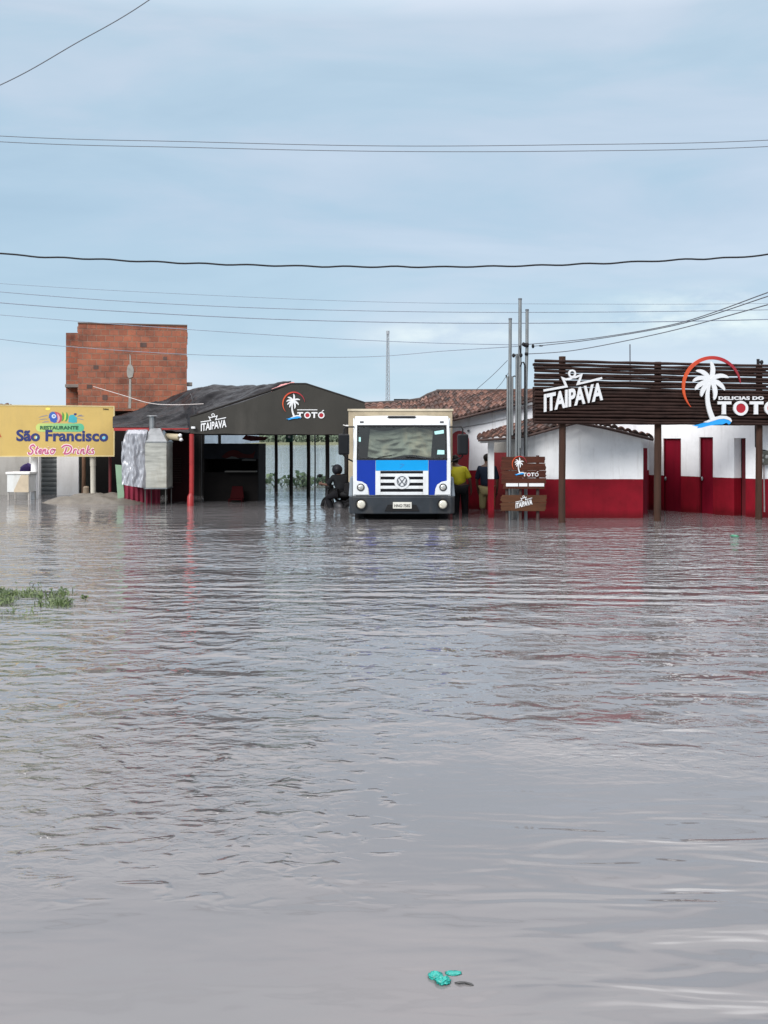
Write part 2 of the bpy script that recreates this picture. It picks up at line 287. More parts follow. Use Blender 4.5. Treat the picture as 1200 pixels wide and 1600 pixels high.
# ------------------------------------------------------------------ mesh builder
class MB:
    def __init__(s): s.v = []; s.f = []; s.smooth = []; s.tint = []
    def add(s, vs, fs, smooth=False, tint=None):
        o = len(s.v); s.v += [Vector(v) for v in vs]; s.f += [tuple(i+o for i in f) for f in fs]; s.smooth += [smooth]*len(fs)
        s.tint += [0.5 if tint is None else tint]*len(fs); return s
    def hexa(s, c):     # 8 corners: bottom 0-3 (ccw), top 4-7
        return s.add(c, [(0,3,2,1), (4,5,6,7), (0,1,5,4), (1,2,6,5), (2,3,7,6), (3,0,4,7)])
    def box(s, x0, x1, y0, y1, z0, z1):
        return s.hexa([(x0,y0,z0),(x1,y0,z0),(x1,y1,z0),(x0,y1,z0),(x0,y0,z1),(x1,y0,z1),(x1,y1,z1),(x0,y1,z1)])
    def prism(s, pl, pts, d0=.0, d1=.03):        # polygon in photo px on plane pl, front at offset d1, back at d0
        n = len(pts); a = [pl(x, y, d1) for x, y in pts]; b = [pl(x, y, d0) for x, y in pts]
        return s.add(a+b, [tuple(range(n)), tuple(range(2*n-1, n-1, -1))] + [(i, n+i, n+(i+1) % n, (i+1) % n) for i in range(n)])
    def pbox(s, pl, x0, y0, x1, y1, d0=0, d1=.03): return s.prism(pl, [(x0,y0),(x0,y1),(x1,y1),(x1,y0)], d0, d1)
    def tube(s, pts, r, n=8, cap=True, smooth=True):
        pts = [Vector(p) for p in pts]; rs = r if isinstance(r, (list, tuple)) else [r]*len(pts)
        vs = []; fs = []; up = None
        for i, p in enumerate(pts):
            t = (pts[min(i+1, len(pts)-1)]-pts[max(i-1, 0)]).normalized()
            if up is None: up = Vector((0,0,1)) if abs(t.z) < .9 else Vector((0,1,0))
            a = t.cross(up).normalized(); b = a.cross(t).normalized(); up = b
            for k in range(n):
                q = 2*PI*k/n; vs.append(p+a*math.cos(q)*rs[i]+b*math.sin(q)*rs[i])
        for i in range(len(pts)-1):
            for k in range(n): fs.append((i*n+k, i*n+(k+1) % n, (i+1)*n+(k+1) % n, (i+1)*n+k))
        s.add(vs, fs, smooth)
        if cap: s.add(vs[:n], [tuple(range(n-1, -1, -1))]); s.add(vs[-n:], [tuple(range(n))])
        return s
    def ell(s, c, r, nu=16, nv=10, rot=None, nz=0, seed=0):
        c = Vector(c); vs = []; fs = []
        for j in range(nv+1):
            th = PI*j/nv
            for i in range(nu):
                ph = 2*PI*i/nu; d = Vector((math.sin(th)*math.cos(ph), math.sin(th)*math.sin(ph), math.cos(th)))
                k = 1+(nz*noise.noise(d*2.2+Vector((seed*3.1, seed, 0))) if nz else 0)
                v = Vector((d.x*r[0]*k, d.y*r[1]*k, d.z*r[2]*k))
                if rot: v = rot @ v
                vs.append(c+v)
        for j in range(nv):
            for i in range(nu): fs.append((j*nu+i, (j+1)*nu+i, (j+1)*nu+(i+1) % nu, j*nu+(i+1) % nu))
        return s.add(vs, fs, True)
    def ring(s, c, axis, R, r, n=28, m=10):
        c = Vector(c); ax = Vector(axis).normalized(); a = ax.orthogonal().normalized(); b = ax.cross(a); vs = []; fs = []
        for i in range(n):
            q = 2*PI*i/n; d = a*math.cos(q)+b*math.sin(q)
            for k in range(m):
                t = 2*PI*k/m; vs.append(c+d*(R+r*math.cos(t))+ax*r*math.sin(t))
        for i in range(n):
            for k in range(m): fs.append((i*m+k, ((i+1) % n)*m+k, ((i+1) % n)*m+(k+1) % m, i*m+(k+1) % m))
        return s.add(vs, fs, True)
    def grid(s, fn, nu, nv, thick=0, smooth=True):       # fn(u,v)->Vector
        vs = [Vector(fn(i/nu, j/nv)) for j in range(nv+1) for i in range(nu+1)]
        W = nu+1; q = [(j*W+i, j*W+i+1, (j+1)*W+i+1, (j+1)*W+i) for j in range(nv) for i in range(nu)]
        s.add(vs, q, smooth)
        if thick:
            dn = Vector((0, 0, -thick)) if not isinstance(thick, Vector) else thick
            s.add([v+dn for v in vs], [tuple(reversed(f)) for f in q], smooth)
            e = [i for i in range(W)] + [j*W+nu for j in range(1, nv+1)] + [nv*W+i for i in range(nu-1, -1, -1)] + [j*W for j in range(nv-1, 0, -1)]
            n = len(e); s.add([vs[i] for i in e]+[vs[i]+dn for i in e], [((i+1) % n, i, n+i, n+(i+1) % n) for i in range(n)])
        return s
    def build(s, name, m, parent=None, origin=None, bevel=0, sub=0):
        if parent is not None: o = parent_world(parent)
        elif origin is not None: o = Vector(origin)
        else:
            xs = [v.x for v in s.v]; ys = [v.y for v in s.v]; zs = [v.z for v in s.v]
            o = Vector(((min(xs)+max(xs))/2, (min(ys)+max(ys))/2, min(zs)))
        me = bpy.data.meshes.new(name); me.from_pydata([tuple(v-o) for v in s.v], [], s.f)
        me.polygons.foreach_set('use_smooth', s.smooth)
        if len(set(s.tint)) > 1:
            at = me.attributes.new('tint', 'FLOAT', 'FACE'); at.data.foreach_set('value', s.tint)
        me.materials.append(m); me.update(); me.validate()
        bm = bmesh.new(); bm.from_mesh(me)
        if len(bm.faces) < 60000: bmesh.ops.recalc_face_normals(bm, faces=bm.faces)
        bm.to_mesh(me); bm.free()
        ob = bpy.data.objects.new(name, me); COL.objects.link(ob)
        if parent is not None: ob.parent = parent
        else: ob.location = o
        if bevel:
            md = ob.modifiers.new('bevel', 'BEVEL'); md.width = bevel; md.segments = 2; md.limit_method = 'ANGLE'; md.angle_limit = math.radians(40)
        if sub:
            md = ob.modifiers.new('subd', 'SUBSURF'); md.levels = sub; md.render_levels = sub
        return ob
def parent_world(p):
    v = Vector((0,0,0))
    while p is not None: v += p.location; p = p.parent
    return v
def tag(o, label=None, cat=None, group=None, kind=None):
    for k, v in (('label', label), ('category', cat), ('group', group), ('kind', kind)):
        if v: o[k] = v
    return o
def thing(name, loc, label, cat, group=None):
    o = bpy.data.objects.new(name, None); COL.objects.link(o); o.location = loc; o.empty_display_size = .3
    return tag(o, label, cat, group)
def rot(axis, deg): return Matrix.Rotation(math.radians(deg), 3, axis)

def text_mesh(s, bl, br, up, pl, depth=(.0, .03), bold=.0, shear=0, space=1.0, mb=None):
    """lettering fitted into a parallelogram given in photo px (bottom-left, bottom-right, up vector) on plane pl"""
    cu = bpy.data.curves.new('lettering', 'FONT'); cu.body = s; cu.size = 1; cu.extrude = .5; cu.offset = bold; cu.shear = shear; cu.space_character = space
    cu.resolution_u = 4
    ob = bpy.data.objects.new('lettering', cu); COL.objects.link(ob)
    dg = bpy.context.evaluated_depsgraph_get(); me = bpy.data.meshes.new_from_object(ob.evaluated_get(dg))
    xs = [v.co.x for v in me.vertices]; ys = [v.co.y for v in me.vertices]
    x0, x1, y0, y1 = min(xs), max(xs), min(ys), max(ys)
    vs = []
    for v in me.vertices:
        u = (v.co.x-x0)/(x1-x0); h = (v.co.y-y0)/(y1-y0)
        px = bl[0]+(br[0]-bl[0])*u+up[0]*h; py = bl[1]+(br[1]-bl[1])*u+up[1]*h
        vs.append(pl(px, py, depth[1] if v.co.z > 0 else depth[0]))
    mb = mb or MB(); mb.add(vs, [tuple(p.vertices) for p in me.polygons])
    bpy.data.objects.remove(ob); bpy.data.curves.remove(cu); bpy.data.meshes.remove(me)
    return mb
def strip(pts, w, closed=False):
    """outline (list of px points) of a polyline with width w (number or list), mitred"""
    n = len(pts); ws = w if isinstance(w, (list, tuple)) else [w]*n; Lf, Rt = [], []
    for i, p in enumerate(pts):
        a = Vector(pts[max(i-1, 0)]); b = Vector(p); c = Vector(pts[min(i+1, n-1)])
        d1 = (b-a).normalized() if (b-a).length > 1e-6 else (c-b).normalized(); d2 = (c-b).normalized() if (c-b).length > 1e-6 else d1
        n1 = Vector((-d1.y, d1.x)); n2 = Vector((-d2.y, d2.x)); m = (n1+n2)
        m = m.normalized() if m.length > .1 else n1; k = min(2.2, 1/max(.3, m.dot(n1)))
        Lf.append(tuple(b+m*ws[i]/2*k)); Rt.append(tuple(b-m*ws[i]/2*k))
    return Lf+Rt[::-1]
def stripmesh(mb, pl, pts, w, d0, d1):
    """a ribbon as a chain of quads, safe for tight bends"""
    o = strip(pts, w); n = len(pts); Lf, Rt = o[:n], o[n:][::-1]
    vs = [pl(x, y, d1) for x, y in Lf]+[pl(x, y, d1) for x, y in Rt]+[pl(x, y, d0) for x, y in Lf]+[pl(x, y, d0) for x, y in Rt]
    fs = []
    for i in range(n-1):
        fs += [(i, i+1, n+i+1, n+i), (2*n+i, 3*n+i, 3*n+i+1, 2*n+i+1), (i, 2*n+i, 2*n+i+1, i+1), (n+i, n+i+1, 3*n+i+1, 3*n+i)]
    fs += [(0, n, 3*n, 2*n), (n-1, 3*n-1, 4*n-1, 2*n-1)]
    mb.add(vs, fs); return mb
def bez(a, b, c, n=10):
    return [((1-t)**2*a[0]+2*(1-t)*t*b[0]+t*t*c[0], (1-t)**2*a[1]+2*(1-t)*t*b[1]+t*t*c[1]) for t in [i/n for i in range(n+1)]]
def circ(cx, cy, r, n=28, ry=None): return [(cx+r*math.cos(2*PI*i/n), cy-(ry or r)*math.sin(2*PI*i/n)) for i in range(n)]
def ringmesh(mb, pl, cx, cy, ro, ri, d0, d1, n=32):
    vs = []; fs = []
    for i in range(n):
        q = 2*PI*i/n; c, s_ = math.cos(q), math.sin(q)
        vs += [pl(cx+ro*c, cy-ro*s_, d1), pl(cx+ri*c, cy-ri*s_, d1), pl(cx+ro*c, cy-ro*s_, d0), pl(cx+ri*c, cy-ri*s_, d0)]
    for i in range(n):
        a = 4*i; b = 4*((i+1) % n); fs += [(a, a+1, b+1, b), (a+2, b+2, b+3, a+3), (a, b, b+2, a+2), (a+1, a+3, b+3, b+1)]
    return mb.add(vs, fs)

# ================================================================== SETTING
def gz(x, y):
    z = -.34 + .05*noise.noise(Vector((x*.15, y*.15, 0)))
    if y > 42: z -= min(3.0, (y-42)*.03)
    if y > 545: z = -3.3 + min(4.6, (y-545)*.25) + (0 if y < 600 else min(9, (y-600)*.02)*(.6+.4*noise.noise(Vector((x*.004, y*.004, 3)))))
    return z
g = MB(); ys = [-40, -10, 0, 5, 10, 15, 20, 25, 30, 35, 40, 45, 60, 100, 150, 300, 545, 550, 555, 560, 565, 575, 600, 650, 720, 800, 1000, 1500, 2200, 3000]
xs = [-3000, -1500, -800, -500, -400, -300, -200, -150, -100, -70, -50, -30, -20, -10, 0, 10, 20, 30, 50, 70, 100, 150, 200, 300, 400, 500, 800, 1500, 3000]
g.add([(x, y, gz(x, y)) for y in ys for x in xs], [(j*len(xs)+i, j*len(xs)+i+1, (j+1)*len(xs)+i+1, (j+1)*len(xs)+i) for j in range(len(ys)-1) for i in range(len(xs)-1)], True)
tag(g.build('ground', mat('earth', (.11,.12,.065), .95, var=.3, scale=.4, bump=.01), origin=(0,0,0)), kind='structure')
wt = MB(); wt.add([(-1600,-40,0), (1600,-40,0), (1600,568,0), (-1600,568,0)], [(0,1,2,3)])
tag(wt.build('water', M_WATER, origin=(0,0,0)), kind='structure')

# low wood along the far bank of the river
M_LEAFFAR = mat('far_foliage', (.13,.17,.115), .9, var=.35, scale=.12)
fw = MB(); rr = random.Random(3)
for i in range(170):
    x = rr.uniform(-330, 330) if i > 90 else rr.uniform(-110, 40); y = rr.uniform(566, 592); h = rr.uniform(3.5, 6.8); wdt = rr.uniform(3, 7); z0 = gz(x, y)
    for k in range(90):
        a = rr.uniform(0, 2*PI); q = rr.random()**.5; zz = rr.random(); rad = wdt*math.sqrt(max(0, 1-(2*zz-1)**2))*.8
        c = Vector((x+math.cos(a)*q*rad, y+math.sin(a)*q*rad*.6, z0+.3+zz*h)); s_ = rr.uniform(.35, .8)
        n = Vector((rr.uniform(-1,1), rr.uniform(-1.2,.2), rr.uniform(-.3,1))).normalized(); t = n.orthogonal().normalized(); b = n.cross(t)
        fw.add([c-t*s_-b*s_*.6, c+t*s_-b*s_*.5, c+t*s_*.8+b*s_*.6, c-t*s_*.7+b*s_*.7], [(0,1,2,3)])
tag(fw.build('far_wood', M_LEAFFAR, origin=(0,570,0)), 'low green wood along the far bank of the flooded river', kind='stuff')

# sand heap just breaking the surface in front of the yellow sign
def sand(u, v):
    x = -9.3+u*3.6; y = 28.0+v*3.0; a = (u-.42)*2; b = (v-.5)*2
    h = max(0, 1-a*a*1.05-b*b)**1.2*.31 + .10*max(0, 1-((u-.78)*3.4)**2-b*b)
    return (x, y, -.09+h+.07*noise.noise(Vector((x*2.6, y*2.6, 1)))*min(1, h*6)+.022*noise.noise(Vector((x*9, y*9, 1))))
sb = MB().grid(sand, 60, 40)
tag(sb.build('sand_bank', mat('wet_sand', (.15,.135,.115), .5, var=.3, scale=3, bump=.012, bscale=20)), kind='structure')

# ================================================================== BRICK TOWER (left)
pb = Pl(122, 33.0, 292, 33.6)
bt = thing('brick_building', pb(205, 690+1.93*1700/33.3, -2.0), 'tall raw brick building with a cement patch rising behind the yellow sign', 'building')
m = MB(); DEP = -4.4
m.prism(pb, [(122,505),(122,642),(292,642),(292,509)], DEP, 0)
rr = random.Random(5); row = .185*1700/33.3
for k in range(14):                        # toothed ends where the blocks stick out
    y0 = 510+k*row
    for x, sgn in ((122, -1), (292, 1)):
        if y0+row > 640: continue
        e = rr.choice([0, 0, .5, .9, 1.3])
        if e: m.prism(pb, sorted([(x, y0), (x, y0+row*.86)]) + [(x+sgn*e, y0+row*.86), (x+sgn*e, y0)], -.35, -.004)
m.build('brick_wall', M_BRICK, bt)
m = MB(); m.prism(Pl(103, 34.6, 124, 34.7), [(103,520),(103,642),(124,642),(124,520)], -2.4, 0); m.build('side_wing_wall', M_BRICK, bt)
m = MB(); m.prism(pb, [(121.6,503.6),(121.6,505.4),(292.6,509.4),(292.6,507.6)], DEP, .03); m.build('wall_coping', mat('weathered_cap', (.13,.085,.065), .9), bt)
M_SLAB = mat('slab_concrete', (.20,.18,.165), .9)
m = MB(); m.pbox(pb, 95, 597, 124, 602, -2.0, -1.2); m.build('slab_end', M_SLAB, bt, bevel=.01)
m = MB(); m.pbox(pb, 290.5, 597, 300.5, 602.5, -.45, -.1); m.build('slab_end', M_SLAB, bt, bevel=.01)
# cement patch, running mortar, small hole
m = MB(); pts = [(203.5+5.5*math.cos(a)*(1+.25*noise.noise(Vector((math.cos(a)*2, math.sin(a)*2, 5)))), 580-11*math.sin(a)*(1+.2*noise.noise(Vector((math.cos(a)*3, math.sin(a)*2, 9))))) for a in [2*PI*i/22 for i in range(22)]]
m.prism(pb, pts, -.005, .022); m.prism(pb, [(201.6,592),(200.5,638),(204.8,638),(205,592)], -.005, .012); m.prism(pb, [(202.2,553),(202.6,570),(204.8,570),(204.4,556)], -.005, .014)
m.build('cement_patch', mat('cement_patch', (.30,.285,.26), .9, var=.25, scale=8), bt)
m = MB(); 
for (x, y, a, b) in ((224,539,5,3.4),(164,621,4,4),(140,604,4,3),(258,560,3,2.5),(150,574,4,3)):
    m = MB(); m.pbox(pb, x-a, y-b, x+a, y+b, -.005, .009); m.build('dark_block', mat('dark_block', (.10,.06,.05), .9, var=.4), bt)
# ground floor below
m = MB(); m.pbox(Pl(86,33.2,292,34), 89, 642, 123, 800, -.3, .05); m.pbox(Pl(40,33,123,33.2), 46, 660, 61.5, 800, -.3, .05)
m.build('white_pillar', M_PLASTERW, bt)
m = MB(); m.pbox(flat(34.4), 100, 642, 300, 800, -.15, 0); m.build('ground_floor_wall', mat('grey_green_wall', (.050,.053,.046), .9, var=.3, scale=2), bt)
m = MB(); ps = flat(33.6)
for k in range(24): m.prism(ps, [(61,700+k*3.6),(61,700+k*3.6+3.5),(90,700+k*3.6+3.5),(90,700+k*3.6)], -.02, .01) if k % 1 else None
def shut(u, v): z = CH-(702+v*88-HOR)/F*33.6; return (((60+u*31)-CX)/F*33.6, 33.6-.018*abs(math.sin(v*PI*12)), z)
m = MB().grid(shut, 2, 96, Vector((0, .04, 0)), smooth=False); m.build('roller_shutter', M_SHUT, bt)
m = MB(); m.tube([P(131,700,33.2), P(131,745,33.2), P(130,790,33.2)], .06); m.build('door_post', mat('brown_door_post', (.17,.09,.05), .7, var=.3), bt)
m = MB(); m.pbox(flat(33.0), 151.5, 713, 153.5, 790); m.build('drain_pipe', M_CONC, bt)
m = MB().tube([P(134.5,762,32), P(134.5,790,32)], .09, 12); m.ell(P(134.5,762,32), (.09,.09,.05))
tag(m.build('gas_bottle', mat('bottle_tan', (.35,.27,.19), .5)), 'small tan cylinder standing in the water behind the yellow sign post', 'cylinder')

# ================================================================== HOUSE behind the sign (far left)
gh = thing('grey_house', P(0, 780, 33.6), 'grey plastered house at the left edge behind the yellow sign', 'house')
m = MB(); m.prism(flat(33.4), [(-220,640),(-220,800),(46,800),(46,660),(15,637),(-60,642)], -3.5, 0); m.build('wall', M_PLASTERG, gh)
def tiles(name, near, far, nu, parent, amp=.045, steps=10, seed=1, mat_=None, thick=.05):
    """a clay tile roof between two polylines [(px,py,Y)...]: real rounded tiles in stepped rows"""
    rr = random.Random(seed); A = [P(*q) for q in near]; B = [P(*q) for q in far]
    def at(poly, u):
        k = u*(len(poly)-1); i = min(int(k), len(poly)-2); return poly[i].lerp(poly[i+1], k-i)
    per = 6; NU = nu*per; vs = []; fs = []; tint = []
    rows = []
    for j in range(steps):
        jit = [rr.uniform(-.012, .012) for _ in range(nu+1)]
        for e in (0, 1):
            v = (j+e*.98)/steps; line = []
            for i in range(NU+1):
                u = i/NU; p = at(A, u).lerp(at(B, u), v)
                ph = (i % per)/per; bump = abs(math.sin(PI*(i/per)))
                ti = min(i//per, nu-1)
                p = p + Vector((0, 0, amp*bump + jit[ti] + (0 if e else .035)))
                line.append(p)
            rows.append(line)
    m = MB(); W = NU+1
    vs = [p for l in rows for p in l]
    m.v = vs
    for r in range(len(rows)-1):
        for i in range(NU):
            m.f.append((r*W+i, r*W+i+1, (r+1)*W+i+1, (r+1)*W+i)); m.smooth.append(False)
            m.tint.append(random.Random((i//per)*977+(r//2)*131+seed).random())
    # close the rim so the sheet has thickness
    o = len(m.v); m.v += [p-Vector((0,0,thick)) for p in rows[0]]
    for i in range(NU): m.f.append((o+i, o+i+1, i+1, i)); m.smooth.append(False); m.tint.append(.2)
    o2 = len(m.v); m.v += [p-Vector((0,0,thick)) for p in rows[-1]]; lr = (len(rows)-1)*W
    for i in range(NU): m.f.append((lr+i, lr+i+1, o2+i+1, o2+i)); m.smooth.append(False); m.tint.append(.2)
    m.f.append((o, o+NU, o2+NU, o2)); m.smooth.append(False); m.tint.append(.1)
    for c0, c1, c2, c3 in ((0, lr, o2, o), (NU, o+NU, o2+NU, lr+NU)): m.f.append((c0, c1, c2, c3)); m.smooth.append(False); m.tint.append(.2)
    return m.build(name, mat_ or M_TILE, parent)
tiles('roof', [(-220,652,33), (-60,641,33), (15,639,33), (50,655,33)], [(-220,640,37), (-60,637,37), (13,633,37), (50,648,37)], 22, gh, seed=4)

# ================================================================== HALL WITH TARPAULIN FRONT
pf = flat(27.7)
hall = thing('open_hall', P(437, 790, 31), 'dark open-sided bar hall with a grey gabled front and red corner post', 'hall')
def fas(u, v):
    xs = [(297,652.5,677), (380,628,677.5), (440,606.5,677.8), (455,600.5,678), (478,600.5,678), (520,613,678.5), (570,630,679)]
    k = u*(len(xs)-1); i = min(int(k), len(xs)-2); t = k-i; a, b = xs[i], xs[i+1]
    x = a[0]+(b[0]-a[0])*t; yt = a[1]+(b[1]-a[1])*t; yb = a[2]+(b[2]-a[2])*t; y = yt+(yb-yt)*v
    return P(x, y+(1.0*v*abs(math.sin((x-297)*PI/55))), 27.70+.009*noise.noise(Vector((x*.03, y*.03, 0)))*math.sin(PI*v))
MB().grid(fas, 96, 14, Vector((0, .03, 0))).build('gable_tarpaulin', M_FASCIA, hall)
m = MB(); 
for a, b in (((297,651.5),(455,599.8)), ((455,599.8),(478,599.8)), ((478,599.8),(570,629.5))): m.tube([P(*a, 27.72), P(*b, 27.72)], .03, 6)
m.build('gable_frame', M_DARKPOST, hall)
m = MB()                                  # roof sheets behind the gable
def zof(py, Y=27.7): return CH-(py-HOR)/F*Y
def xof(px, Y=27.7): return (px-CX)/F*Y
for a, b in (((297,655),(455,603)), ((455,603),(478,603)), ((478,603),(570,633))):
    xa, za, xb, zb = xof(a[0]), zof(a[1]), xof(b[0]), zof(b[1])
    m.hexa([(xa,27.76,za-.06),(xb,27.76,zb-.06),(xb,36,zb-.06),(xa,36,za-.06),(xa,27.76,za-.02),(xb,27.76,zb-.02),(xb,36,zb-.02),(xa,36,za-.02)])
m.build('roof', M_DARK, hall)
m = MB(); m.box(xof(297), xof(570), 27.76, 27.84, zof(680), zof(676.5)); m.build('front_beam', M_DARKPOST, hall)
# red corner post with a sleeve at its foot
m = MB(); m.tube([P(299.5,678,27.7), P(299.5,735,27.7), P(299,800,27.7)], .062, 12); m.build('corner_post', M_RED, hall)
m = MB(); m.tube([P(297.8,771,27.62), P(297.8,776,27.62), P(297.5,800,27.62)], [.04,.085,.085], 12); m.build('post_sleeve', M_RED, hall)
m = MB(); m.box(xof(178,28.2), xof(247,28.2), 28.17, 28.23, zof(673,28.2), zof(668.5,28.2)); m.box(xof(247,28.2), xof(297,28.2), 28.18, 28.22, zof(672.6,28.2), zof(669,28.2)); m.build('side_beam', M_RED, hall)
m = MB(); m.tube([P(172,700,31.4), P(172,800,31.4)], .045, 8); m.build('rear_post', mat('dull_red_steel', (.13,.015,.018), .5), hall)
# dark inside: back wall, kiosk with its mural and shelf
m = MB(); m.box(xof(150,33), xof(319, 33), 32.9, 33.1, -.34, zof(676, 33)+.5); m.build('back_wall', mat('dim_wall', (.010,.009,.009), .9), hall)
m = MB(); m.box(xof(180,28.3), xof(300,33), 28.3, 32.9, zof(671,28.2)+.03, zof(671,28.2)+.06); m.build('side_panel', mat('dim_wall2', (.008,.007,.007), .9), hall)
m = MB()
for k in range(11):
    y = 716+k*3.7; m.box(xof(262,29.5), xof(283,29.5), 29.5, 29.53, zof(y+1.4,29.5), zof(y,29.5))
m.build('louvre', mat('louvre_brown', (.03,.015,.013), .7), hall)
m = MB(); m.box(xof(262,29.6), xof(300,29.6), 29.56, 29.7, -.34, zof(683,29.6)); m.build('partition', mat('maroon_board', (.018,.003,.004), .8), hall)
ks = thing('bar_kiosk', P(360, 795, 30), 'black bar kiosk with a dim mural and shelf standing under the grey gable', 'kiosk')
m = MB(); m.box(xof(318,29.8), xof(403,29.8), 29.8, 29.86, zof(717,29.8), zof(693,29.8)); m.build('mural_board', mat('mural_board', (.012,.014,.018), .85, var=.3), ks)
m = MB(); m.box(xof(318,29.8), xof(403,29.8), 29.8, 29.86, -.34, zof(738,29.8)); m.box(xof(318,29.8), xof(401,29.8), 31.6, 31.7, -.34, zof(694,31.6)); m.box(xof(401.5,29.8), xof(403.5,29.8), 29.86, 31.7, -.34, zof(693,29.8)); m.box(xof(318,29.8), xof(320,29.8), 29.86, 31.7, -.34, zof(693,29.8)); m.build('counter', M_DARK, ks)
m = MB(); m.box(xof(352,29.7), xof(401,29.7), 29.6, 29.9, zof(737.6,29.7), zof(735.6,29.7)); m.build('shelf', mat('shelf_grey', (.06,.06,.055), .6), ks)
m = MB(); pk = flat(29.79)
m.prism(pk, bez((346,714),(362,696),(378,708),8)+bez((378,708),(392,714),(399,704),6)+[(396,716),(380,715),(352,716)], 0, .008); m.build('mural_red_shape', mat('mural_red', (.035,.006,.006), .8), ks)
m = MB(); m.prism(pk, [(352,717),(362,713),(368,714),(374,717)], .0, .012); m.prism(pk, [(378,718),(384,716.5),(400,718),(400,720),(378,720)], 0, .012); m.build('mural_pale_shape', mat('mural_pale', (.04,.045,.045), .8), ks)
# red plastic chair in the dark
ch = thing('plastic_chair', P(369, 780, 29.3), 'dim red plastic chair in the water before the bar kiosk', 'chair')
MR = mat('red_plastic', (.025,.002,.003), .7, spec=.05)
c0 = P(369, 770, 29.3); w_ = .19
m = MB(); m.box(c0.x-w_, c0.x+w_, 29.1, 29.48, .06, .10); m.build('seat', MR, ch, bevel=.01)
m = MB(); m.hexa([(c0.x-w_,29.46,.1),(c0.x+w_,29.46,.1),(c0.x+w_,29.5,.1),(c0.x-w_,29.5,.1),(c0.x-.14,29.54,.42),(c0.x+.14,29.54,.42),(c0.x+.14,29.57,.42),(c0.x-.14,29.57,.42)]); m.build('backrest', MR, ch, bevel=.01)
for sx in (-1, 1):
    for yy in (29.12, 29.46):
        m = MB().tube([(c0.x+sx*.17, yy, .07), (c0.x+sx*.2, yy, -.34)], .018, 6); m.build('leg', MR, ch)
# pale sheet standing in for bright sky and river seen past the hall
def sheet(u, v): return P(311+u*94, 674+v*(20.5-3*u*u), 36.6+.05*math.sin(u*31)+.03*noise.noise(Vector((u*9, v*4, 2))))
mp_ = mat('sky_gap_blue', (.50,.60,.68), .45, var=.25, scale=1.5, stretch=(1,1,5))
_b = mp_.node_tree.nodes['Principled BSDF']; _t = mp_.node_tree.nodes.new('ShaderNodeBsdfTranslucent'); _t.inputs[0].default_value = (.55,.66,.74,1); _m = mp_.node_tree.nodes.new('ShaderNodeMixShader'); _m.inputs[0].default_value = .6
mp_.node_tree.links.new(_b.outputs[0], _m.inputs[1]); mp_.node_tree.links.new(_t.outputs[0], _m.inputs[2]); mp_.node_tree.links.new(_m.outputs[0], mp_.node_tree.nodes['Material Output'].inputs['Surface'])
s_ = MB().grid(sheet, 60, 8).build('sky_gap_sheet', mp_)
tag(s_, 'pale blue sheet standing in for sky and river above the dark bar kiosk', 'sheet')
m = MB(); m.box(xof(341,32.4), xof(345,32.4), 32.35, 32.45, zof(693,32.4), zof(676,32.4)); m.box(xof(311,32.4), xof(315,32.4), 32.35, 32.45, zof(790,32.4), zof(676,32.4)); m.build('rear_stud', M_DARKPOST, hall)
def flag(u, v): return P(384+u*36-6*v, 680+v*8*(1-.6*abs(u-.4))+u*3, 32.2+.04*math.sin(u*9))
f_ = MB().grid(flag, 16, 5, Vector((0,.006,0))).build('pennant', mat('dull_red_cloth', (.14,.03,.035), .9)); tag(f_, 'small dull red cloth hanging right of the pale blue sheet under the gable', 'cloth')

# rear timber posts of the hall
posts = [(431.5,769,2.1,'leftmost black wooden post in the row standing behind the hall'), (455,774,2.3,'black wooden post carrying the small green box'),
         (482,777,2.4,'black wooden post just left of the thin grey pole in the flood'), (511.5,785,2.7,'black wooden post in front of the seated rider')]
tp = None
for i, (px, py, hw, lab) in enumerate(posts):
    Y = 2771/(py-HOR); r = hw*1.25/F*Y
    m = MB().tube([P(px-.3,672,Y), P(px+.2,720,Y), P(px-.2,py+12,Y)], [r, r*.95, r*1.05], 9)
    o = tag(m.build('timber_post', M_DARKPOST), lab, 'post', 'black timber posts behind the hall')
Y = 24.9
o = tag(MB().tube([P(541.5,664,27.4), P(541.5,800,27.4)], .06, 9).build('timber_post', M_DARKPOST), 'black wooden post beside the left mirror of the truck', 'post', 'black timber posts behind the hall')
o = tag(MB().tube([P(492,672,31), P(492.4,720,31), P(492,795,31)], .022, 7).build('thin_pole', mat('thin_pole_grey', (.09,.10,.11), .6)), 'thin dark grey pole standing between two black posts', 'pole')
o = tag(MB().tube([P(406,752,33.5), P(406.2,780,33.5)], .04, 7).build('stake', M_DARKPOST), 'short dark stake poking out of the water right of the bar kiosk', 'stake')
gb = thing('green_box', P(453, 690, 32.6), 'small green box fixed on a black post under the gable', 'box')
m = MB(); m.box(xof(447,32.6), xof(458,32.6), 32.5, 32.58, zof(690.5,32.6), zof(679,32.6)); m.build('casing', mat('box_green', (.01,.09,.06), .5), gb, bevel=.01)
m = MB(); m.box(xof(450.5,32.6), xof(454,32.6), 32.48, 32.497, zof(684.5,32.6), zof(681,32.6)); m.build('white_mark', M_LWHITE, gb)

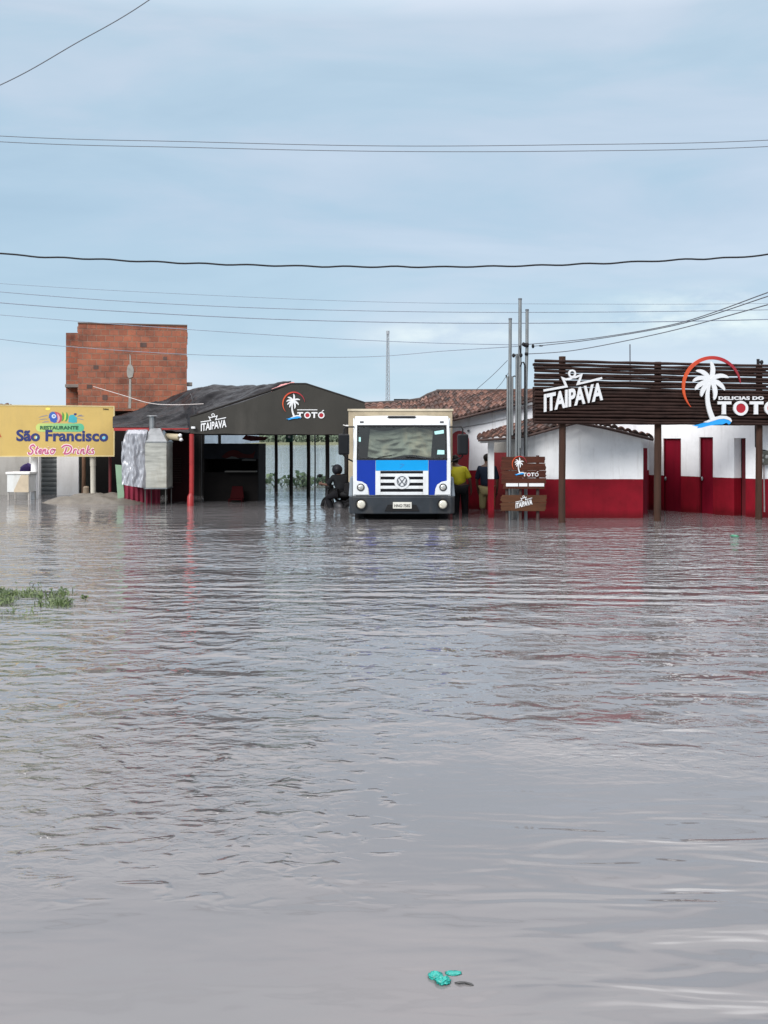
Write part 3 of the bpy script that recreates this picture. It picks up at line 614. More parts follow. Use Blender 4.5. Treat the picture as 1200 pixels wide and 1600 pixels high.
# ---- black tarpaulin thrown over the side roof
near = [(176,668,28.3), (210,669.5,28.2), (240,671,28.2), (270,673,28.1), (296,676,28.0), (310,650,28.0), (350,638,27.95), (400,621.5,27.95), (455,603.5,27.95)]
far = [(176,656,31), (205,648,31), (232,635,31), (255,626,31), (278,616,31), (300,608,31), (330,603.5,30.5), (395,602,30), (455,598.5,29.5)]
def sm(poly, u):
    k = u*(len(poly)-1); i = min(int(k), len(poly)-2); t = k-i
    a, b = P(*poly[i]), P(*poly[i+1]); return a.lerp(b, t)
def tarp(u, v):
    p = sm(near, u).lerp(sm(far, u), v)
    q = Vector((p.x*1.1+p.y*.35, p.y*.9-p.x*.5, 0)); fold = noise.noise(Vector((q.x*.5, q.y*3.0, 1)))*.16+noise.noise(Vector((q.x*1.5, q.y*6.5, 4)))*.06
    rid = (1-abs(noise.noise(Vector((q.x*.6+3, q.y*2.2, 8))))*2)**3*.05
    e = min(1, v*4)*min(1, (1-v)*5+.25)
    return p+Vector((0, 0, (fold+rid)*e + .10*math.sin(PI*v)*(1 if u < .6 else .4) + .015*noise.noise(q*7)))
MB().grid(tarp, 150, 40, .012).build('tarpaulin', M_BLACKTARP)
o = bpy.data.objects['tarpaulin']; tag(o, 'wrinkled black tarpaulin sheet spread over the side roof of the hall', 'tarpaulin')
m = MB()
def strap(u, v): q = tarp(.02+u*.22, .99-u*.05+.015*v); return q+Vector((0,-.02,.02+.03*v))
m.grid(strap, 30, 2, .006); tag(m.build('pale_strap', mat('pale_yellow_strap', (.45,.42,.22), .7)), 'pale yellow strap along the upper left edge of the black tarpaulin', 'strap')
def pk_(u, v): return P(424+u*36, 606-7*u+v*(1+3*math.sin(PI*u)), 29.2-v*1.1)+Vector((0,0,.06*math.sin(PI*u)+.02*noise.noise(Vector((u*6, v*3, 0)))))
m = MB(); m.grid(lambda u, v: P(424+u*36, 605.5-8.5*math.sin(min(1,u*1.25)*PI/2)+v*6, 28.9-v*.95)+Vector((0,0,.02*noise.noise(Vector((u*6,v*3,0))))), 20, 6, .01)
tag(m.build('pink_cloth', mat('faded_pink_cloth', (.55,.24,.23), .85, var=.25)), 'faded pink cloth lying on the peak of the hall roof', 'cloth')

# rolled cream awning, small lamps
m = MB().tube([P(250,681,28.4), P(281,683.5,28.0)], .085, 12); o = m.build('awning_roll', mat('cream_canvas', (.36,.31,.21), .7, var=.2)); tag(o, 'rolled cream awning under the black tarpaulin right of the oven', 'awning')
m = MB(); m.ell(P(281.5,680.5,27.95), (.05,.05,.05)); m.ell(P(283,687,27.95), (.05,.05,.045)); m.build('roll_end', M_LWHITE, o)
m = MB(); m.box(xof(299,27.6), xof(305,27.6), 27.55, 27.66, zof(670,27.6), zof(666.5,27.6)); tag(m.build('flood_lamp', M_LWHITE, bevel=.01), 'small white lamp at the left corner of the grey gable', 'lamp')
m = MB(); m.box(xof(540,26), xof(550,26), 26.0, 26.1, zof(668,26), zof(664,26)); m.tube([P(536,664,26), P(552,668.5,26)], .012, 6); tag(m.build('wall_lamp', M_LWHITE, bevel=.01), 'small white lamp beside the top left corner of the truck', 'lamp')
for x_ in (292.5, 307.5):
    pass

# ================================================================== LOGO PIECES (shared drawing of the palm badge)
def badge(parent, pl, f, d, rs):
    """palm, sun arc and wave; f maps drawing units to photo px, d = base depth, rs = thickness"""
    def mapw(pts): return [f(*p) for p in pts]
    m = MB(); arc = []; n = 44; wd = []
    for i in range(n+1):
        a = math.radians(8+(222-8)*i/n); arc.append((525+335*math.cos(a), 490-345*math.sin(a))); wd.append((6+36*math.sin(PI*min(1, (i/n)*1.02))**.6))
    sc_ = abs(f(1000, 0)[0]-f(0, 0)[0])/1000
    stripmesh(m, pl, mapw(arc), [w*sc_ for w in wd], d, d+rs); 
    ma = MATS.get('sun_arc')
    if not ma:
        ma, nt, b = newmat('sun_arc'); tc = nt.nodes.new('ShaderNodeTexCoord'); s = nt.nodes.new('ShaderNodeSeparateXYZ'); nt.links.new(tc.outputs['Generated'], s.inputs[0])
        r = ramp(nt, s.outputs['X'], [(0, (.58,.085,.02)), (.35, (.50,.045,.02)), (.7, (.36,.015,.022)), (1, (.25,.02,.03))]); nt.links.new(r.outputs[0], b.inputs['Base Color']); b.inputs['Roughness'].default_value = .45
    m.build('sun_arc', ma, parent)
    m = MB(); C = (505, 405); k = 0
    for tip, ctl, wmax in (((510,190),(560,290),52), ((335,300),(430,285),50), ((298,425),(380,345),48), ((328,522),(370,440),50), ((398,602),(400,510),52),
                           ((545,640),(590,520),52), ((672,528),(620,430),54), ((716,380),(610,320),50)):
        pts = bez(C, ctl, tip, 12); ws = [wmax*.82*sc_*(.35+.9*math.sin(PI*min(1, .12+i/12*.88))**.8)+.0 for i in range(13)]; ws[-1] = .3*sc_*8
        stripmesh(m, pl, mapw(pts), ws, d+.002, d+rs+.0007*k); k += 1
    tr = bez((495,440),(430,640),(530,855), 14); stripmesh(m, pl, mapw(tr), [(34+24*(i/14))*sc_ for i in range(15)], d+.002, d+rs+.0007*k)
    m.build('palm', M_LWHITE, parent)
    m = MB(); m.prism(pl, mapw([(420,900),(500,866),(560,838),(620,822),(690,826),(735,850),(752,880),(745,898),(715,872),(660,858),(600,862),(540,880),(470,902)]), d, d+rs+.009); m.build('wave_crest', M_LWHITE, parent)
    m = MB(); m.prism(pl, mapw([(290,938),(360,925),(430,906),(510,884),(600,864),(670,862),(722,880),(742,905),(720,925),(690,905),(640,925),(560,928),(480,940),(400,962),(350,968),(370,950)]), d, d+rs+.006); m.build('wave', M_SKYBLUE, parent)
def crown_word(parent, pl, f, d, rs, bold=.045):
    m = text_mesh('ITAIPAVA', f(82,942), f(1000,752), (f(82,662)[0]-f(82,942)[0], f(82,662)[1]-f(82,942)[1]), pl, (d, d+rs), bold=bold)
    m.build('lettering', M_LWHITE, parent)
    sc_ = abs(f(1000, 0)[0]-f(0, 0)[0])/1000
    m = MB(); stripmesh(m, pl, [f(*p) for p in [(75,605),(200,582),(430,540),(405,480),(372,412),(420,432),(490,418),(520,400)]], 34*sc_, d, d+rs)
    stripmesh(m, pl, [f(*p) for p in [(520,399),(570,398),(662,362),(640,430),(612,500),(780,462),(985,410)]], 32*sc_, d, d+rs+.001)
    stripmesh(m, pl, [f(520+48*math.cos(a), 340-50*math.sin(a)) for a in [math.radians(-95+360*i/20) for i in range(21)]], 26*sc_, d, d+rs+.002)
    m.build('crown', M_LWHITE, parent)
def toto(parent, pl, f, d, rs, mat2=None, name='big_lettering', last=True):
    """the rounded four-letter name with its two coloured discs and the accent"""
    k = abs(f(100, 0)[0]-f(0, 0)[0])/100
    m = MB()
    for x0 in (590, 965):
        m.prism(pl, [f(*p) for p in ((x0,655),(x0,690),(x0+50,690),(x0+50,798),(x0+45,806),(x0+98,806),(x0+94,798),(x0+94,690),(x0+157,690),(x0+157,655))], d, d+rs)
    ringmesh(m, pl, *f(858,735), 86*k, 56*k, d, d+rs); ringmesh(m, pl, *f(1222,735), 86*k, 56*k, d, d+rs)
    m.prism(pl, [f(*p) for p in ((1225,640),(1270,595),(1300,608),(1250,645))], d, d+rs)
    m.build(name, M_LWHITE, parent)
    m = MB(); m.prism(pl, circ(*f(858,735), 58*k), d, d+rs*.8); m.build('letter_disc', M_CRIMSON, parent)
    m = MB(); m.prism(pl, circ(*f(1222,735), 58*k), d, d+rs*.8); m.build('letter_disc', mat2 or M_ORANGE, parent)
# marks on the grey gable
bg_ = hall
badge(hall, pf, lambda x, y: (459.3+(x-525)*.0515, 631+(y-490)*.0525), .012, .012)
toto(hall, pf, lambda x, y: (464.5+(x-590)*.0595, 644+(y-655)*.060), .012, .014, M_CRIMSON, 'gable_name')
m = MB(); m.pbox(pf, 464.5, 639.8, 496, 641.0, .01, .02); m.build('gable_small_line', M_LWHITE, hall)
crown_word(hall, pf, lambda x, y: (314+ (x-80)*.0435, 674+(y-942)*.0435+ (x-80)*.0018), .012, .012, .03)

# ================================================================== YELLOW RESTAURANT SIGN
py_ = Pl(0, 30.6, 178, 30.9)
ys_ = thing('restaurant_sign', P(96, 782, 30.8), 'wide yellow restaurant sign board raised on two posts at the left', 'sign')
m = MB(); m.prism(py_, [(-150,631.5),(-150,714),(178,712.5),(178,635.5)], -.06, 0); m.build('board', M_YEL, ys_)
m = MB(); M_YELD = mat('board_edge', (.60,.50,.26), .5)
for a in ([(-150,630.3),(-150,631.9),(178.8,635.9),(178.8,634.3)], [(-150,712.8),(-150,714.6),(178.8,713.4),(178.8,711.6)], [(177.4,636),(177.4,711.5),(179,711.5),(179,636)]): m.prism(py_, a, -.07, .012)
m.build('board_frame', M_YELD, ys_)
def zx(x, y): return (20+x/9.2308, 630+y/9.2308)        # drawing units of the badge on the yellow board
text_mesh('S\u00e3o Francisco', (25.5,689.5), (169,690), (0,-18.3), py_, (.003,.008), bold=.035, space=1.02).build('name_lettering', M_NAVY, ys_)
m = MB()
m.prism(py_, circ(46.5,683.2,2.9,16), 0, .0045); m.build('letter_fill', mat('plum_fill', (.30,.07,.25), .5), ys_)
m = MB(); m.prism(py_, circ(58.6,684,3,16), 0, .0045); m.build('letter_fill', mat('mint_fill', (.40,.72,.62), .5), ys_)
m = MB(); m.prism(py_, circ(98.7,684.3,2.9,16), 0, .0045); m.build('letter_fill', mat('pale_fill', (.72,.76,.78), .5), ys_)
m = MB(); m.prism(py_, circ(162.8,684.6,3,16), 0, .0045); m.build('letter_fill', mat('aqua_fill', (.16,.52,.72), .5), ys_)
# green pill with RESTAURANTE
ma, nt_, b_ = newmat('green_pill'); tcn = nt_.nodes.new('ShaderNodeTexCoord'); sn = nt_.nodes.new('ShaderNodeSeparateXYZ'); nt_.links.new(tcn.outputs['Generated'], sn.inputs[0])
r_ = ramp(nt_, sn.outputs['X'], [(0, (.52,.60,.16)), (.45, (.25,.50,.20)), (1, (.08,.42,.24))]); nt_.links.new(r_.outputs[0], b_.inputs['Base Color']); b_.inputs['Roughness'].default_value = .5
pill = [zx(390+58*math.cos(a), 352-60*math.sin(a)) for a in [math.radians(90+180*i/10) for i in range(11)]] + [zx(970+58*math.cos(a), 352-60*math.sin(a)) for a in [math.radians(-90+180*i/10) for i in range(11)]]
m = MB(); m.prism(py_, pill, 0, .004); m.build('pill', ma, ys_)
text_mesh('RESTAURANTE', zx(395,378), zx(945,378), (0,-5.6), py_, (.004,.016), bold=.03).build('pill_lettering', mat('dark_green_text', (.02,.11,.05), .5), ys_)
# leaf and bird emblem
def leaf(a, c, b, w, name, col, dd):
    pts = bez(a, c, b, 10); ws = [w/9.23*math.sin(PI*min(.97, max(.03, i/10)))**.8 for i in range(11)]
    m = MB(); stripmesh(m, py_, [zx(*p) for p in pts], ws, .001, dd); m.build(name, mat(name+'_paint%d' % int(dd*10000), col, .5, var=.08), ys_)
leaf((520,215), (560,120), (640,160), 60, 'emblem_leaf', (.05,.12,.35), .0040)
m = MB(); m.prism(py_, [zx(590+62*math.cos(a), 205-62*math.sin(a)) for a in [2*PI*i/20 for i in range(20)]], .001, .0046); m.prism(py_, [zx(*p) for p in ((530,215),(545,260),(600,285),(640,270),(600,215))], .001, .0043); m.build('emblem_head', mat('emblem_blue', (.03,.10,.42), .5), ys_)
m = MB(); m.prism(py_, [zx(592+32*math.cos(a), 188-30*math.sin(a)) for a in [2*PI*i/16 for i in range(16)]], .001, .0048); m.build('emblem_cheek', mat('emblem_pale', (.55,.66,.78), .5), ys_)
m = MB(); m.prism(py_, [zx(594+11*math.cos(a), 186-10*math.sin(a)) for a in [2*PI*i/12 for i in range(12)]], .001, .0074); m.build('emblem_eye', M_NAVY, ys_)
leaf((605,125), (720,190), (660,285), 70, 'emblem_leaf', (.45,.07,.09), .0052)
leaf((640,150), (690,220), (640,280), 30, 'emblem_leaf', (.62,.36,.40), .0066)
leaf((715,130), (745,200), (708,260), 34, 'emblem_leaf', (.10,.30,.05), .0054)
leaf((745,130), (780,200), (735,262), 32, 'emblem_leaf', (.62,.62,.10), .0056)
leaf((775,130), (800,200), (760,265), 32, 'emblem_leaf', (.06,.30,.07), .0058)
m = MB(); m.prism(py_, [zx(*p) for p in ((810,190),(830,170),(880,165),(900,190),(925,200),(925,275),(880,285),(800,275))], .001, .0048); m.build('emblem_cup', mat('emblem_teal', (.04,.36,.42), .5), ys_)
m = MB(); m.prism(py_, [zx(*p) for p in ((880,150),(900,143),(922,148),(918,168),(900,178),(884,168))], .001, .0060); m.build('emblem_knob', M_NAVY, ys_)
for k, (x0, y0, x1, y1) in enumerate(((375,205,500,175), (380,240,500,225), (425,278,520,265), (930,190,1030,185), (925,222,1020,238), (940,180,1000,172))):
    m = MB(); stripmesh(m, py_, [zx(x0, y0), zx((x0+x1)/2, (y0+y1)/2-4), zx(x1, y1)], [.35, 1.0, .6], .001, .0040); m.build('emblem_stroke', mat('emblem_grey', (.18,.20,.32), .5), ys_)
m = MB(); m.prism(py_, [zx(505+36*math.cos(a), 82-20*math.sin(a)) for a in [2*PI*i/12 for i in range(12)]], .001, .003); m.build('emblem_sun', mat('emblem_sun', (.78,.66,.12), .5), ys_)
# "Stenio Drinks" brush script: strokes drawn by hand
def script(name, m_, wmul, d, off=0):
    def sx(x, y): return (20+x/9.2308, 630+y/9.2308)
    def cat(pts, n=5):
        out = []; P_ = [pts[0]]+pts+[pts[-1]]
        for i in range(1, len(P_)-2):
            for k in range(n):
                t = k/n; a, b, c, e = P_[i-1], P_[i], P_[i+1], P_[i+2]
                out.append(tuple(.5*((2*b[j])+(-a[j]+c[j])*t+(2*a[j]-5*b[j]+4*c[j]-e[j])*t*t+(-a[j]+3*b[j]-3*c[j]+e[j])*t**3) for j in (0,1)))
        out.append(pts[-1]); return out
    S = [  # each stroke: (points, width)
      ([(312,628),(300,604),(268,612),(252,645),(278,672),(290,700),(262,732),(232,728),(228,706)], 17),
      ([(358,622),(334,690),(334,724),(352,722)], 15), ([(322,662),(372,650)], 9),
      ([(372,704),(410,690),(410,664),(388,672),(374,706),(390,728),(418,712)], 12),
      ([(440,662),(426,728)], 14), ([(432,700),(460,664),(476,672),(464,712),(476,728),(488,716)], 12),
      ([(512,664),(496,712),(504,728),(520,714)], 13), ([(520,640),(524,634)], 13),
      ([(580,664),(552,676),(546,712),(562,730),(592,712),(600,680),(584,664),(620,672)], 13),
      ([(775,640),(756,700),(738,730)], 18), ([(706,640),(760,608),(830,622),(846,668),(806,722),(742,732)], 17),
      ([(886,662),(868,728)], 14), ([(878,694),(902,664),(918,672)], 12),
      ([(948,664),(932,712),(942,728),(956,716)], 13), ([(956,640),(960,634)], 13),
      ([(990,662),(976,728)], 14), ([(982,700),(1010,664),(1026,672),(1014,712),(1026,728),(1040,716)], 12),
      ([(1092,610),(1062,728)], 15), ([(1110,662),(1074,694),(1104,728),(1118,718)], 12),
      ([(1168,668),(1150,664),(1140,682),(1166,702),(1158,726),(1128,724)], 12)]
    m = MB()
    for k, (pts, w) in enumerate(S):
        c = [sx(*p) for p in cat([(x, y) for x, y in pts])]; stripmesh(m, py_, c, (w+wmul)/9.23, .001, d+k*.00012)
    m.build(name, m_, ys_)
script('script_halo', M_PALEPINK, 26, .003); script('script_lettering', M_PINK, 3, .008)
text_mesh('386', (161,640.6), (170,640.9), (0,-2.7), py_, (.002,.006), bold=.02).build('small_mark', M_DARKPOST, ys_)
text_mesh('A', (-26,683), (2.6,683), (0,-24), py_, (.002,.008), bold=.04).build('red_letter', mat('sign_red_orange', (.50,.10,.03), .5), ys_)
m = MB().tube([P(145,712,31), P(145.3,728,31)], .085, 14); m.tube([P(145.3,727,31), P(145.8,800,31)], .075, 14); m.build('post', mat('sign_post_pale', (.50,.47,.40), .7, var=.15, scale=4, stain=((.25,.2,.15), 3, .6)), ys_)
m = MB().tube([P(54,713,31), P(54,800,31)], .10, 14); m.build('post', M_PLASTERW, ys_)

# white cart at the far left
ct = thing('white_cart', P(27, 784, 30.6), 'white box cart on legs at the left edge under the yellow sign', 'cart')
pc = flat(30.3)
m = MB(); m.prism(pc, [(11,741),(11,769),(45,769),(45,741)], -.62, 0); m.build('body', mat('cart_white', (.66,.67,.65), .6, var=.08, stain=((.35,.3,.22), 2, .6)), ct, bevel=.01)
m = MB(); m.prism(pc, [(9,737.5),(9,741),(47,741),(47,737.5)], -.66, .03); m.build('top', mat('cart_top', (.74,.73,.70), .5), ct, bevel=.008)
m = MB(); m.prism(pc, [(33,742),(22,766),(22,769),(44.8,769),(44.8,742)], -.0, .012); m.build('front_board', mat('cart_cream', (.52,.43,.31), .7, var=.15), ct)
for x_ in (11.2, 43.2):
    for dd in (-.03, -.6):
        m = MB(); m.prism(pc, [(x_,769),(x_,800),(x_+2,800),(x_+2,769)], dd-.04, dd); m.build('leg', mat('cart_leg', (.38,.36,.33), .6), ct)
m = MB(); m.ell(P(43, 733, 31.6), (.19,.17,.17), nz=.25, seed=3); m.ell(P(38, 736, 31.6), (.13,.13,.10), nz=.2, seed=4)
tag(m.build('purple_bundle', mat('purple_cloth', (.045,.02,.16), .7)), 'dark purple rounded bundle behind the white cart', 'bundle')

# ================================================================== OVEN AND ITS COVER
po = flat(27.75)
ov = thing('metal_oven', P(240, 790, 28), 'galvanised metal smoker oven with hood and chimney on thin legs', 'oven')
X0, X1, YF, YB = xof(225, 27.75), xof(260, 27.75), 27.75, 28.55
def oz(py): return zof(py, 27.75)
m = MB(); m.box(X0, X1, YF, YB, oz(762), oz(691)); m.build('cabinet', mat('oven_sheet', (.40,.40,.36), .4, metal=.3, var=.35, scale=2.5, bump=.012, bscale=3, stretch=(.6,1,2.6), stain=((.20,.15,.08), 2, .6)), ov)
m = MB(); m.box(X0-.01, X1+.015, YF-.015, YB, oz(764), oz(762.2)); m.build('trim', M_GALV, ov); m = MB(); m.box(X0-.01, X1+.015, YF-.015, YB+.01, oz(691.5), oz(689.8)); m.build('trim', M_GALV, ov)
m = MB(); xa, xb = xof(232,27.75), xof(246.5,27.75)
m.hexa([(X0-.05,YF-.01,oz(690)),(X1+.01,YF-.01,oz(690)),(X1+.01,YB,oz(690)),(X0-.05,YB,oz(690)),(xa,YF+.28,oz(668.5)),(xb,YF+.28,oz(668.5)),(xb,YF+.6,oz(668.5)),(xa,YF+.6,oz(668.5))]); m.build('hood', M_GALV, ov)
m = MB().tube([P(238,672,28.1), P(238,650,28.1)], .085, 14); m.build('chimney', M_GALV, ov)
m = MB(); m.tube([P(238,650.5,28.1), P(238,650,28.1), P(238,649.2,28.1)], [.15,.15,.10], 14); m.build('chimney_cap', M_GALV, ov)
for x_ in (226.5, 258.5):
    for yy in (YF+.03, YB-.03):
        m = MB().tube([(xof(x_,27.75), yy, oz(763)), (xof(x_,27.75), yy, -.34)], .015, 6); m.build('leg', mat('oven_leg', (.07,.07,.065), .6), ov)
# silver sheet hanging over the oven's left side
def cov(u, v):
    a = u*1.9                                  # wraps round the front-left
    x = xof(193, 27.9)+ (xof(232,27.9)-xof(193,27.9))*min(1, a) ; 
    if a > 1: x = xof(232,27.9)+.0*a
    zt = oz(672) if u > .16 else oz(672)-.28*(1-u/.16)**1.6
    z = zt+(oz(757+4*u)-zt)*v
    fold = .05*math.sin(u*38+noise.noise(Vector((v*2.2, u*3, 1)))*3.2)*(.35+v*.65)+.03*noise.noise(Vector((u*9, v*4, 2)))
    return Vector((x+.03*noise.noise(Vector((v*5, 1, u*4))), 27.70-.10*math.sin(PI*min(1,u*1.02))+fold+(0 if u < .95 else .02), z))
def cov2(u, v):
    x = xof(193,27.9)+(xof(230,27.9)-xof(193,27.9))*u
    e = max(0, 1-u/.22); zt = oz(671.5)-.36*e**2.2
    zb = oz(757+5.5*u); z = zt+(zb-zt)*v
    n_ = noise.noise
    fold = .06*n_(Vector((u*5.5+v*.8, v*1.1, 2)))+.03*(1-abs(n_(Vector((u*6-v*1.6, v*1.8, 6))))*2.2)+.03*n_(Vector((u*12, v*9, 3)))
    if v < .06: fold += (.06-v)*4
    return Vector((x+.02*n_(Vector((v*6, 1, u*4))), 27.72-.12*math.sin(PI*u)+fold, z))
m = MB().grid(cov2, 60, 60, Vector((0, .012, 0)))
# top and left side of the cover
m.grid(lambda u, v: Vector((xof(193,27.9)+(xof(227,27.9)-xof(193,27.9))*u, 27.86+v*.8, oz(671.5)-.36*max(0,1-u/.22)**2.2+.02*noise.noise(Vector((u*6, v*5, 5))))), 24, 12, .012)
m.grid(lambda u, v: Vector((xof(193,27.9)-.01+.03*noise.noise(Vector((u*5, v*4, 7))), 27.75+u*.9, oz(690)+(oz(757)-oz(690))*v)), 16, 20, Vector((.012,0,0)))
tag(m.build('silver_cover', mat('silver_sheet', (.38,.39,.42), .4, metal=.3, var=.2, scale=3, bump=.02, bscale=5), origin=(xof(210,27.9), 28.1, oz(757))), 'crumpled silver cover draped over the left side of the oven', 'cover')
rt = thing('red_table', P(225, 788, 28.9), 'dark red covered table standing low behind and under the oven', 'table')
m = MB()
def skirt(u, v): x = xof(194,28.8)+(xof(250,28.8)-xof(194,28.8))*u; return Vector((x, 28.8+.03*math.sin(u*46)*(.3+v), zof(752,28.8)+(-.1-zof(752,28.8))*v))
m.grid(skirt, 70, 10, Vector((0,.01,0))); m.build('skirt', mat('crimson_cloth', (.20,.012,.035), .8), rt)
m = MB(); m.box(xof(193,28.8), xof(251,28.8), 28.74, 29.4, zof(752.5,28.8), zof(750.5,28.8)); m.build('table_top', mat('table_dark', (.05,.03,.03), .7), rt)
m = MB(); m.prism(flat(28.9), [(180,726),(184,781),(195,781),(190,727)], -.05, 0)
tag(m.build('green_plank', mat('pale_green_paint', (.23,.36,.24), .7, var=.15), bevel=.006), 'pale green plank leaning upright left of the silver cover', 'plank')

# ================================================================== TRUCK
TY = 22.7
def T(px, py, dy=0.0): return Vector(((px-CX)/F*TY, TY+dy, CH-(py-HOR)/F*TY))
pt = flat(TY)
tk = thing('cargo_truck', T(628, 830, 2.0), 'small white and blue cargo truck facing the camera in the flood', 'truck')
cx_ = T(628, 0).x
def Z(py): return T(0, py).z
def X(px): return T(px, 0).x
ZW0, ZW1 = Z(718), Z(664)           # windscreen bottom, top
LEAN = .22
def lean(z): return 0 if z < ZW0 else (z-ZW0)/(Z(650)-ZW0)*LEAN
class Lean(Pl):                      # front of the cab: upright below, leaning back above the windscreen base
    def __init__(s): Pl.__init__(s, 0, TY, 1200, TY)
    def __call__(s, px, py, off=0.0):
        z = Z(py); return Vector((X(px), TY+lean(z)-off, z))
pL = Lean()
# cab shell: front frame pieces, sides, roof, back
m = MB()
m.prism(pL, [(551.5,717.5),(551.5,775),(704.5,775),(704.5,717.5)], -.12, 0)                           # lower front
m.prism(pL, [(553.5,655),(551.5,717.5),(558,717.5),(558.8,664.5),(559,655)], -.10, 0)                       # left pillar
m.prism(pL, [(702.5,655),(697,655),(697.2,664.5),(698,717.5),(704.5,717.5)], -.10, 0)                       # right pillar
m.prism(pL, [(557,650.5),(554.5,652.5),(553.5,656),(553.5,664.5),(702.5,664.5),(702.5,656),(701.5,652.5),(699,650.5),(664,649.3),(592,649.3)], -.10, .003)  # header
m.build('cab_front', M_CABW, tk, bevel=.012)
m = MB()
for s_, a, b in ((-1, 551.5, 553), (1, 703, 704.5)):
    xo, xi = X(a if s_ < 0 else b), X(b if s_ < 0 else a)
    m.add([(x, y, z) for x in (xo, xi) for (y, z) in ((TY+.05, Z(775)), (TY+1.55, Z(775)), (TY+1.55, Z(653)), (TY+LEAN+.05, Z(653)), (TY+.05, ZW0))],
          [(0,1,2,3,4), (9,8,7,6,5), (0,5,6,1), (1,6,7,2), (2,7,8,3), (3,8,9,4), (4,9,5,0)])
    m.build('cab_side', M_CABW, tk); m = MB()
m = MB(); m.box(X(554), X(702), TY+LEAN+.06, TY+1.55, Z(654), Z(650)); m.build('cab_roof', M_CABW, tk, bevel=.02)
m = MB(); m.box(X(553.2), X(702.8), TY+1.5, TY+1.56, Z(775), Z(654.5)); m.box(X(553.5), X(702.5), TY+.14, TY+1.5, Z(775), Z(773)); m.build('cab_back', mat('cab_lining', (.10,.10,.10), .8), tk)
# windscreen with gasket, wipers, stickers
m = MB(); m.prism(pL, [(557.6,664),(557.2,718.5),(698.8,718.5),(698.4,664)], -.030, .004)
gk = MB(); 
for a in ([(557.6,664),(557.6,666.6),(698.4,666.6),(698.4,664)], [(557.2,715.8),(557.2,718.8),(698.8,718.8),(698.8,715.8)], [(557.6,666.7),(557.3,715.7),(559.6,715.7),(559.8,666.7)], [(696.2,666.7),(696.4,715.7),(698.7,715.7),(698.4,666.7)]): gk.prism(pL, a, -.03, .008)
ws = gk.build('windscreen_gasket', M_RUBBER, tk)
mg, ntg, bgl = newmat('windscreen_glass')
trn = ntg.nodes.new('ShaderNodeBsdfTransparent'); trn.inputs[0].default_value = (.74,.82,.79,1)
gls = ntg.nodes.new('ShaderNodeBsdfGlossy'); gls.inputs['Roughness'].default_value = .03; gls.inputs['Color'].default_value = (.9,.95,.95,1)
fr = ntg.nodes.new('ShaderNodeFresnel'); fr.inputs['IOR'].default_value = 1.6
mxs = ntg.nodes.new('ShaderNodeMixShader'); ntg.links.new(fr.outputs[0], mxs.inputs[0]); ntg.links.new(trn.outputs[0], mxs.inputs[1]); ntg.links.new(gls.outputs[0], mxs.inputs[2])
ntg.links.new(mxs.outputs[0], ntg.nodes['Material Output'].inputs['Surface'])
m = MB(); m.add([pL(559.4,666.2,-.012), pL(559.2,716,-.012), pL(696.8,716,-.012), pL(696.6,666.2,-.012)], [(0,1,2,3)]); gl = m.build('windscreen', mg, tk)
M_STK = mat('sticker_aqua', (.38,.68,.66), .4, var=.1)
m = MB(); m.prism(pL, [(679,674),(680,679),(694,677),(694,671.5)], -.009, -.005); m.build('sticker', M_STK, gl)
m = MB(); m.prism(pL, [(684,703),(683,710),(694.5,710),(694.5,703.5)], -.009, -.005); m.build('sticker', M_STK, gl)
m = MB(); m.prism(pL, [(560.5,683),(560.5,690),(563.5,690),(563.5,683)], -.009, -.005); m.build('sticker', M_STK, gl)
for a, b, c in (((586,717),(600,713),(612,711.5)), ((664,717),(650,714.5),(634,713.5))):
    m = MB().tube([pL(*a, .02), pL(*b, .02), pL(*c, .012)], .009, 5); m.build('wiper', M_RUBBER, tk)
# inside: dashboard, wheel, seats, crumpled cream curtain
m = MB(); m.box(X(556), X(700), TY+.2, TY+.5, Z(735), Z(716.5)); m.build('dashboard', M_BLKPL, tk, bevel=.02)
m = MB(); m.ring((X(663), TY+.52, Z(706)), (0,-.75,.65), .2, .014, 24, 6); m.build('steering_wheel', M_BLKPL, tk)
for x_ in (590, 628, 666):
    m = MB(); m.box(X(x_)-.22, X(x_)+.22, TY+1.1, TY+1.25, Z(735), Z(700)); m.build('seat', mat('seat_fabric', (.14,.13,.12), .9), tk, bevel=.04)
def curt(u, v):
    px = 578+u*100-4*v; py = 670+v*44+3*math.sin(u*7)
    n_ = noise.noise
    return Vector((X(px), TY+.38+.10*n_(Vector((u*3.2+v*1.4, v*3.2-u*1.1, 3)))+.08*n_(Vector((u*7, v*8, 1)))-v*.12, Z(py)))
m = MB().grid(curt, 60, 36, Vector((0,.008,0))); m.build('crumpled_curtain', mat('grey_cream_cloth', (.25,.24,.205), .85, var=.3, scale=2.2, stretch=(1,1,1.8), stain=((.60,.42,.27), 1.5, .7)), tk)
# coloured front panels
M_SEAM = mat('panel_seam', (.03,.03,.035), .6)
m = MB(); m.prism(pL, [(557.5,719),(557.5,751),(566,752.5),(573,757),(576,764),(577,773.5),(586.6,773.5),(586.6,719)], 0, .006); m.build('blue_panel', M_CABBLUE, tk)
m = MB(); m.prism(pL, [(698,719),(669.6,719),(669.6,773.5),(679,773.5),(680,764),(683,757),(690,752.5),(698,751)], 0, .006); m.build('blue_panel', M_CABBLUE, tk)
m = MB(); m.prism(pL, [(587.2,719),(587.2,735.3),(669,735.3),(669,719)], 0, .008); m.build('cyan_panel', M_CABCYAN, tk)
m = MB(); stripmesh(m, pL, [(625,726),(628,724.8),(631,726),(628,728.5),(625,731)], .9, .008, .011); m.build('small_badge', mat('badge_blue', (.02,.2,.5), .5), tk)
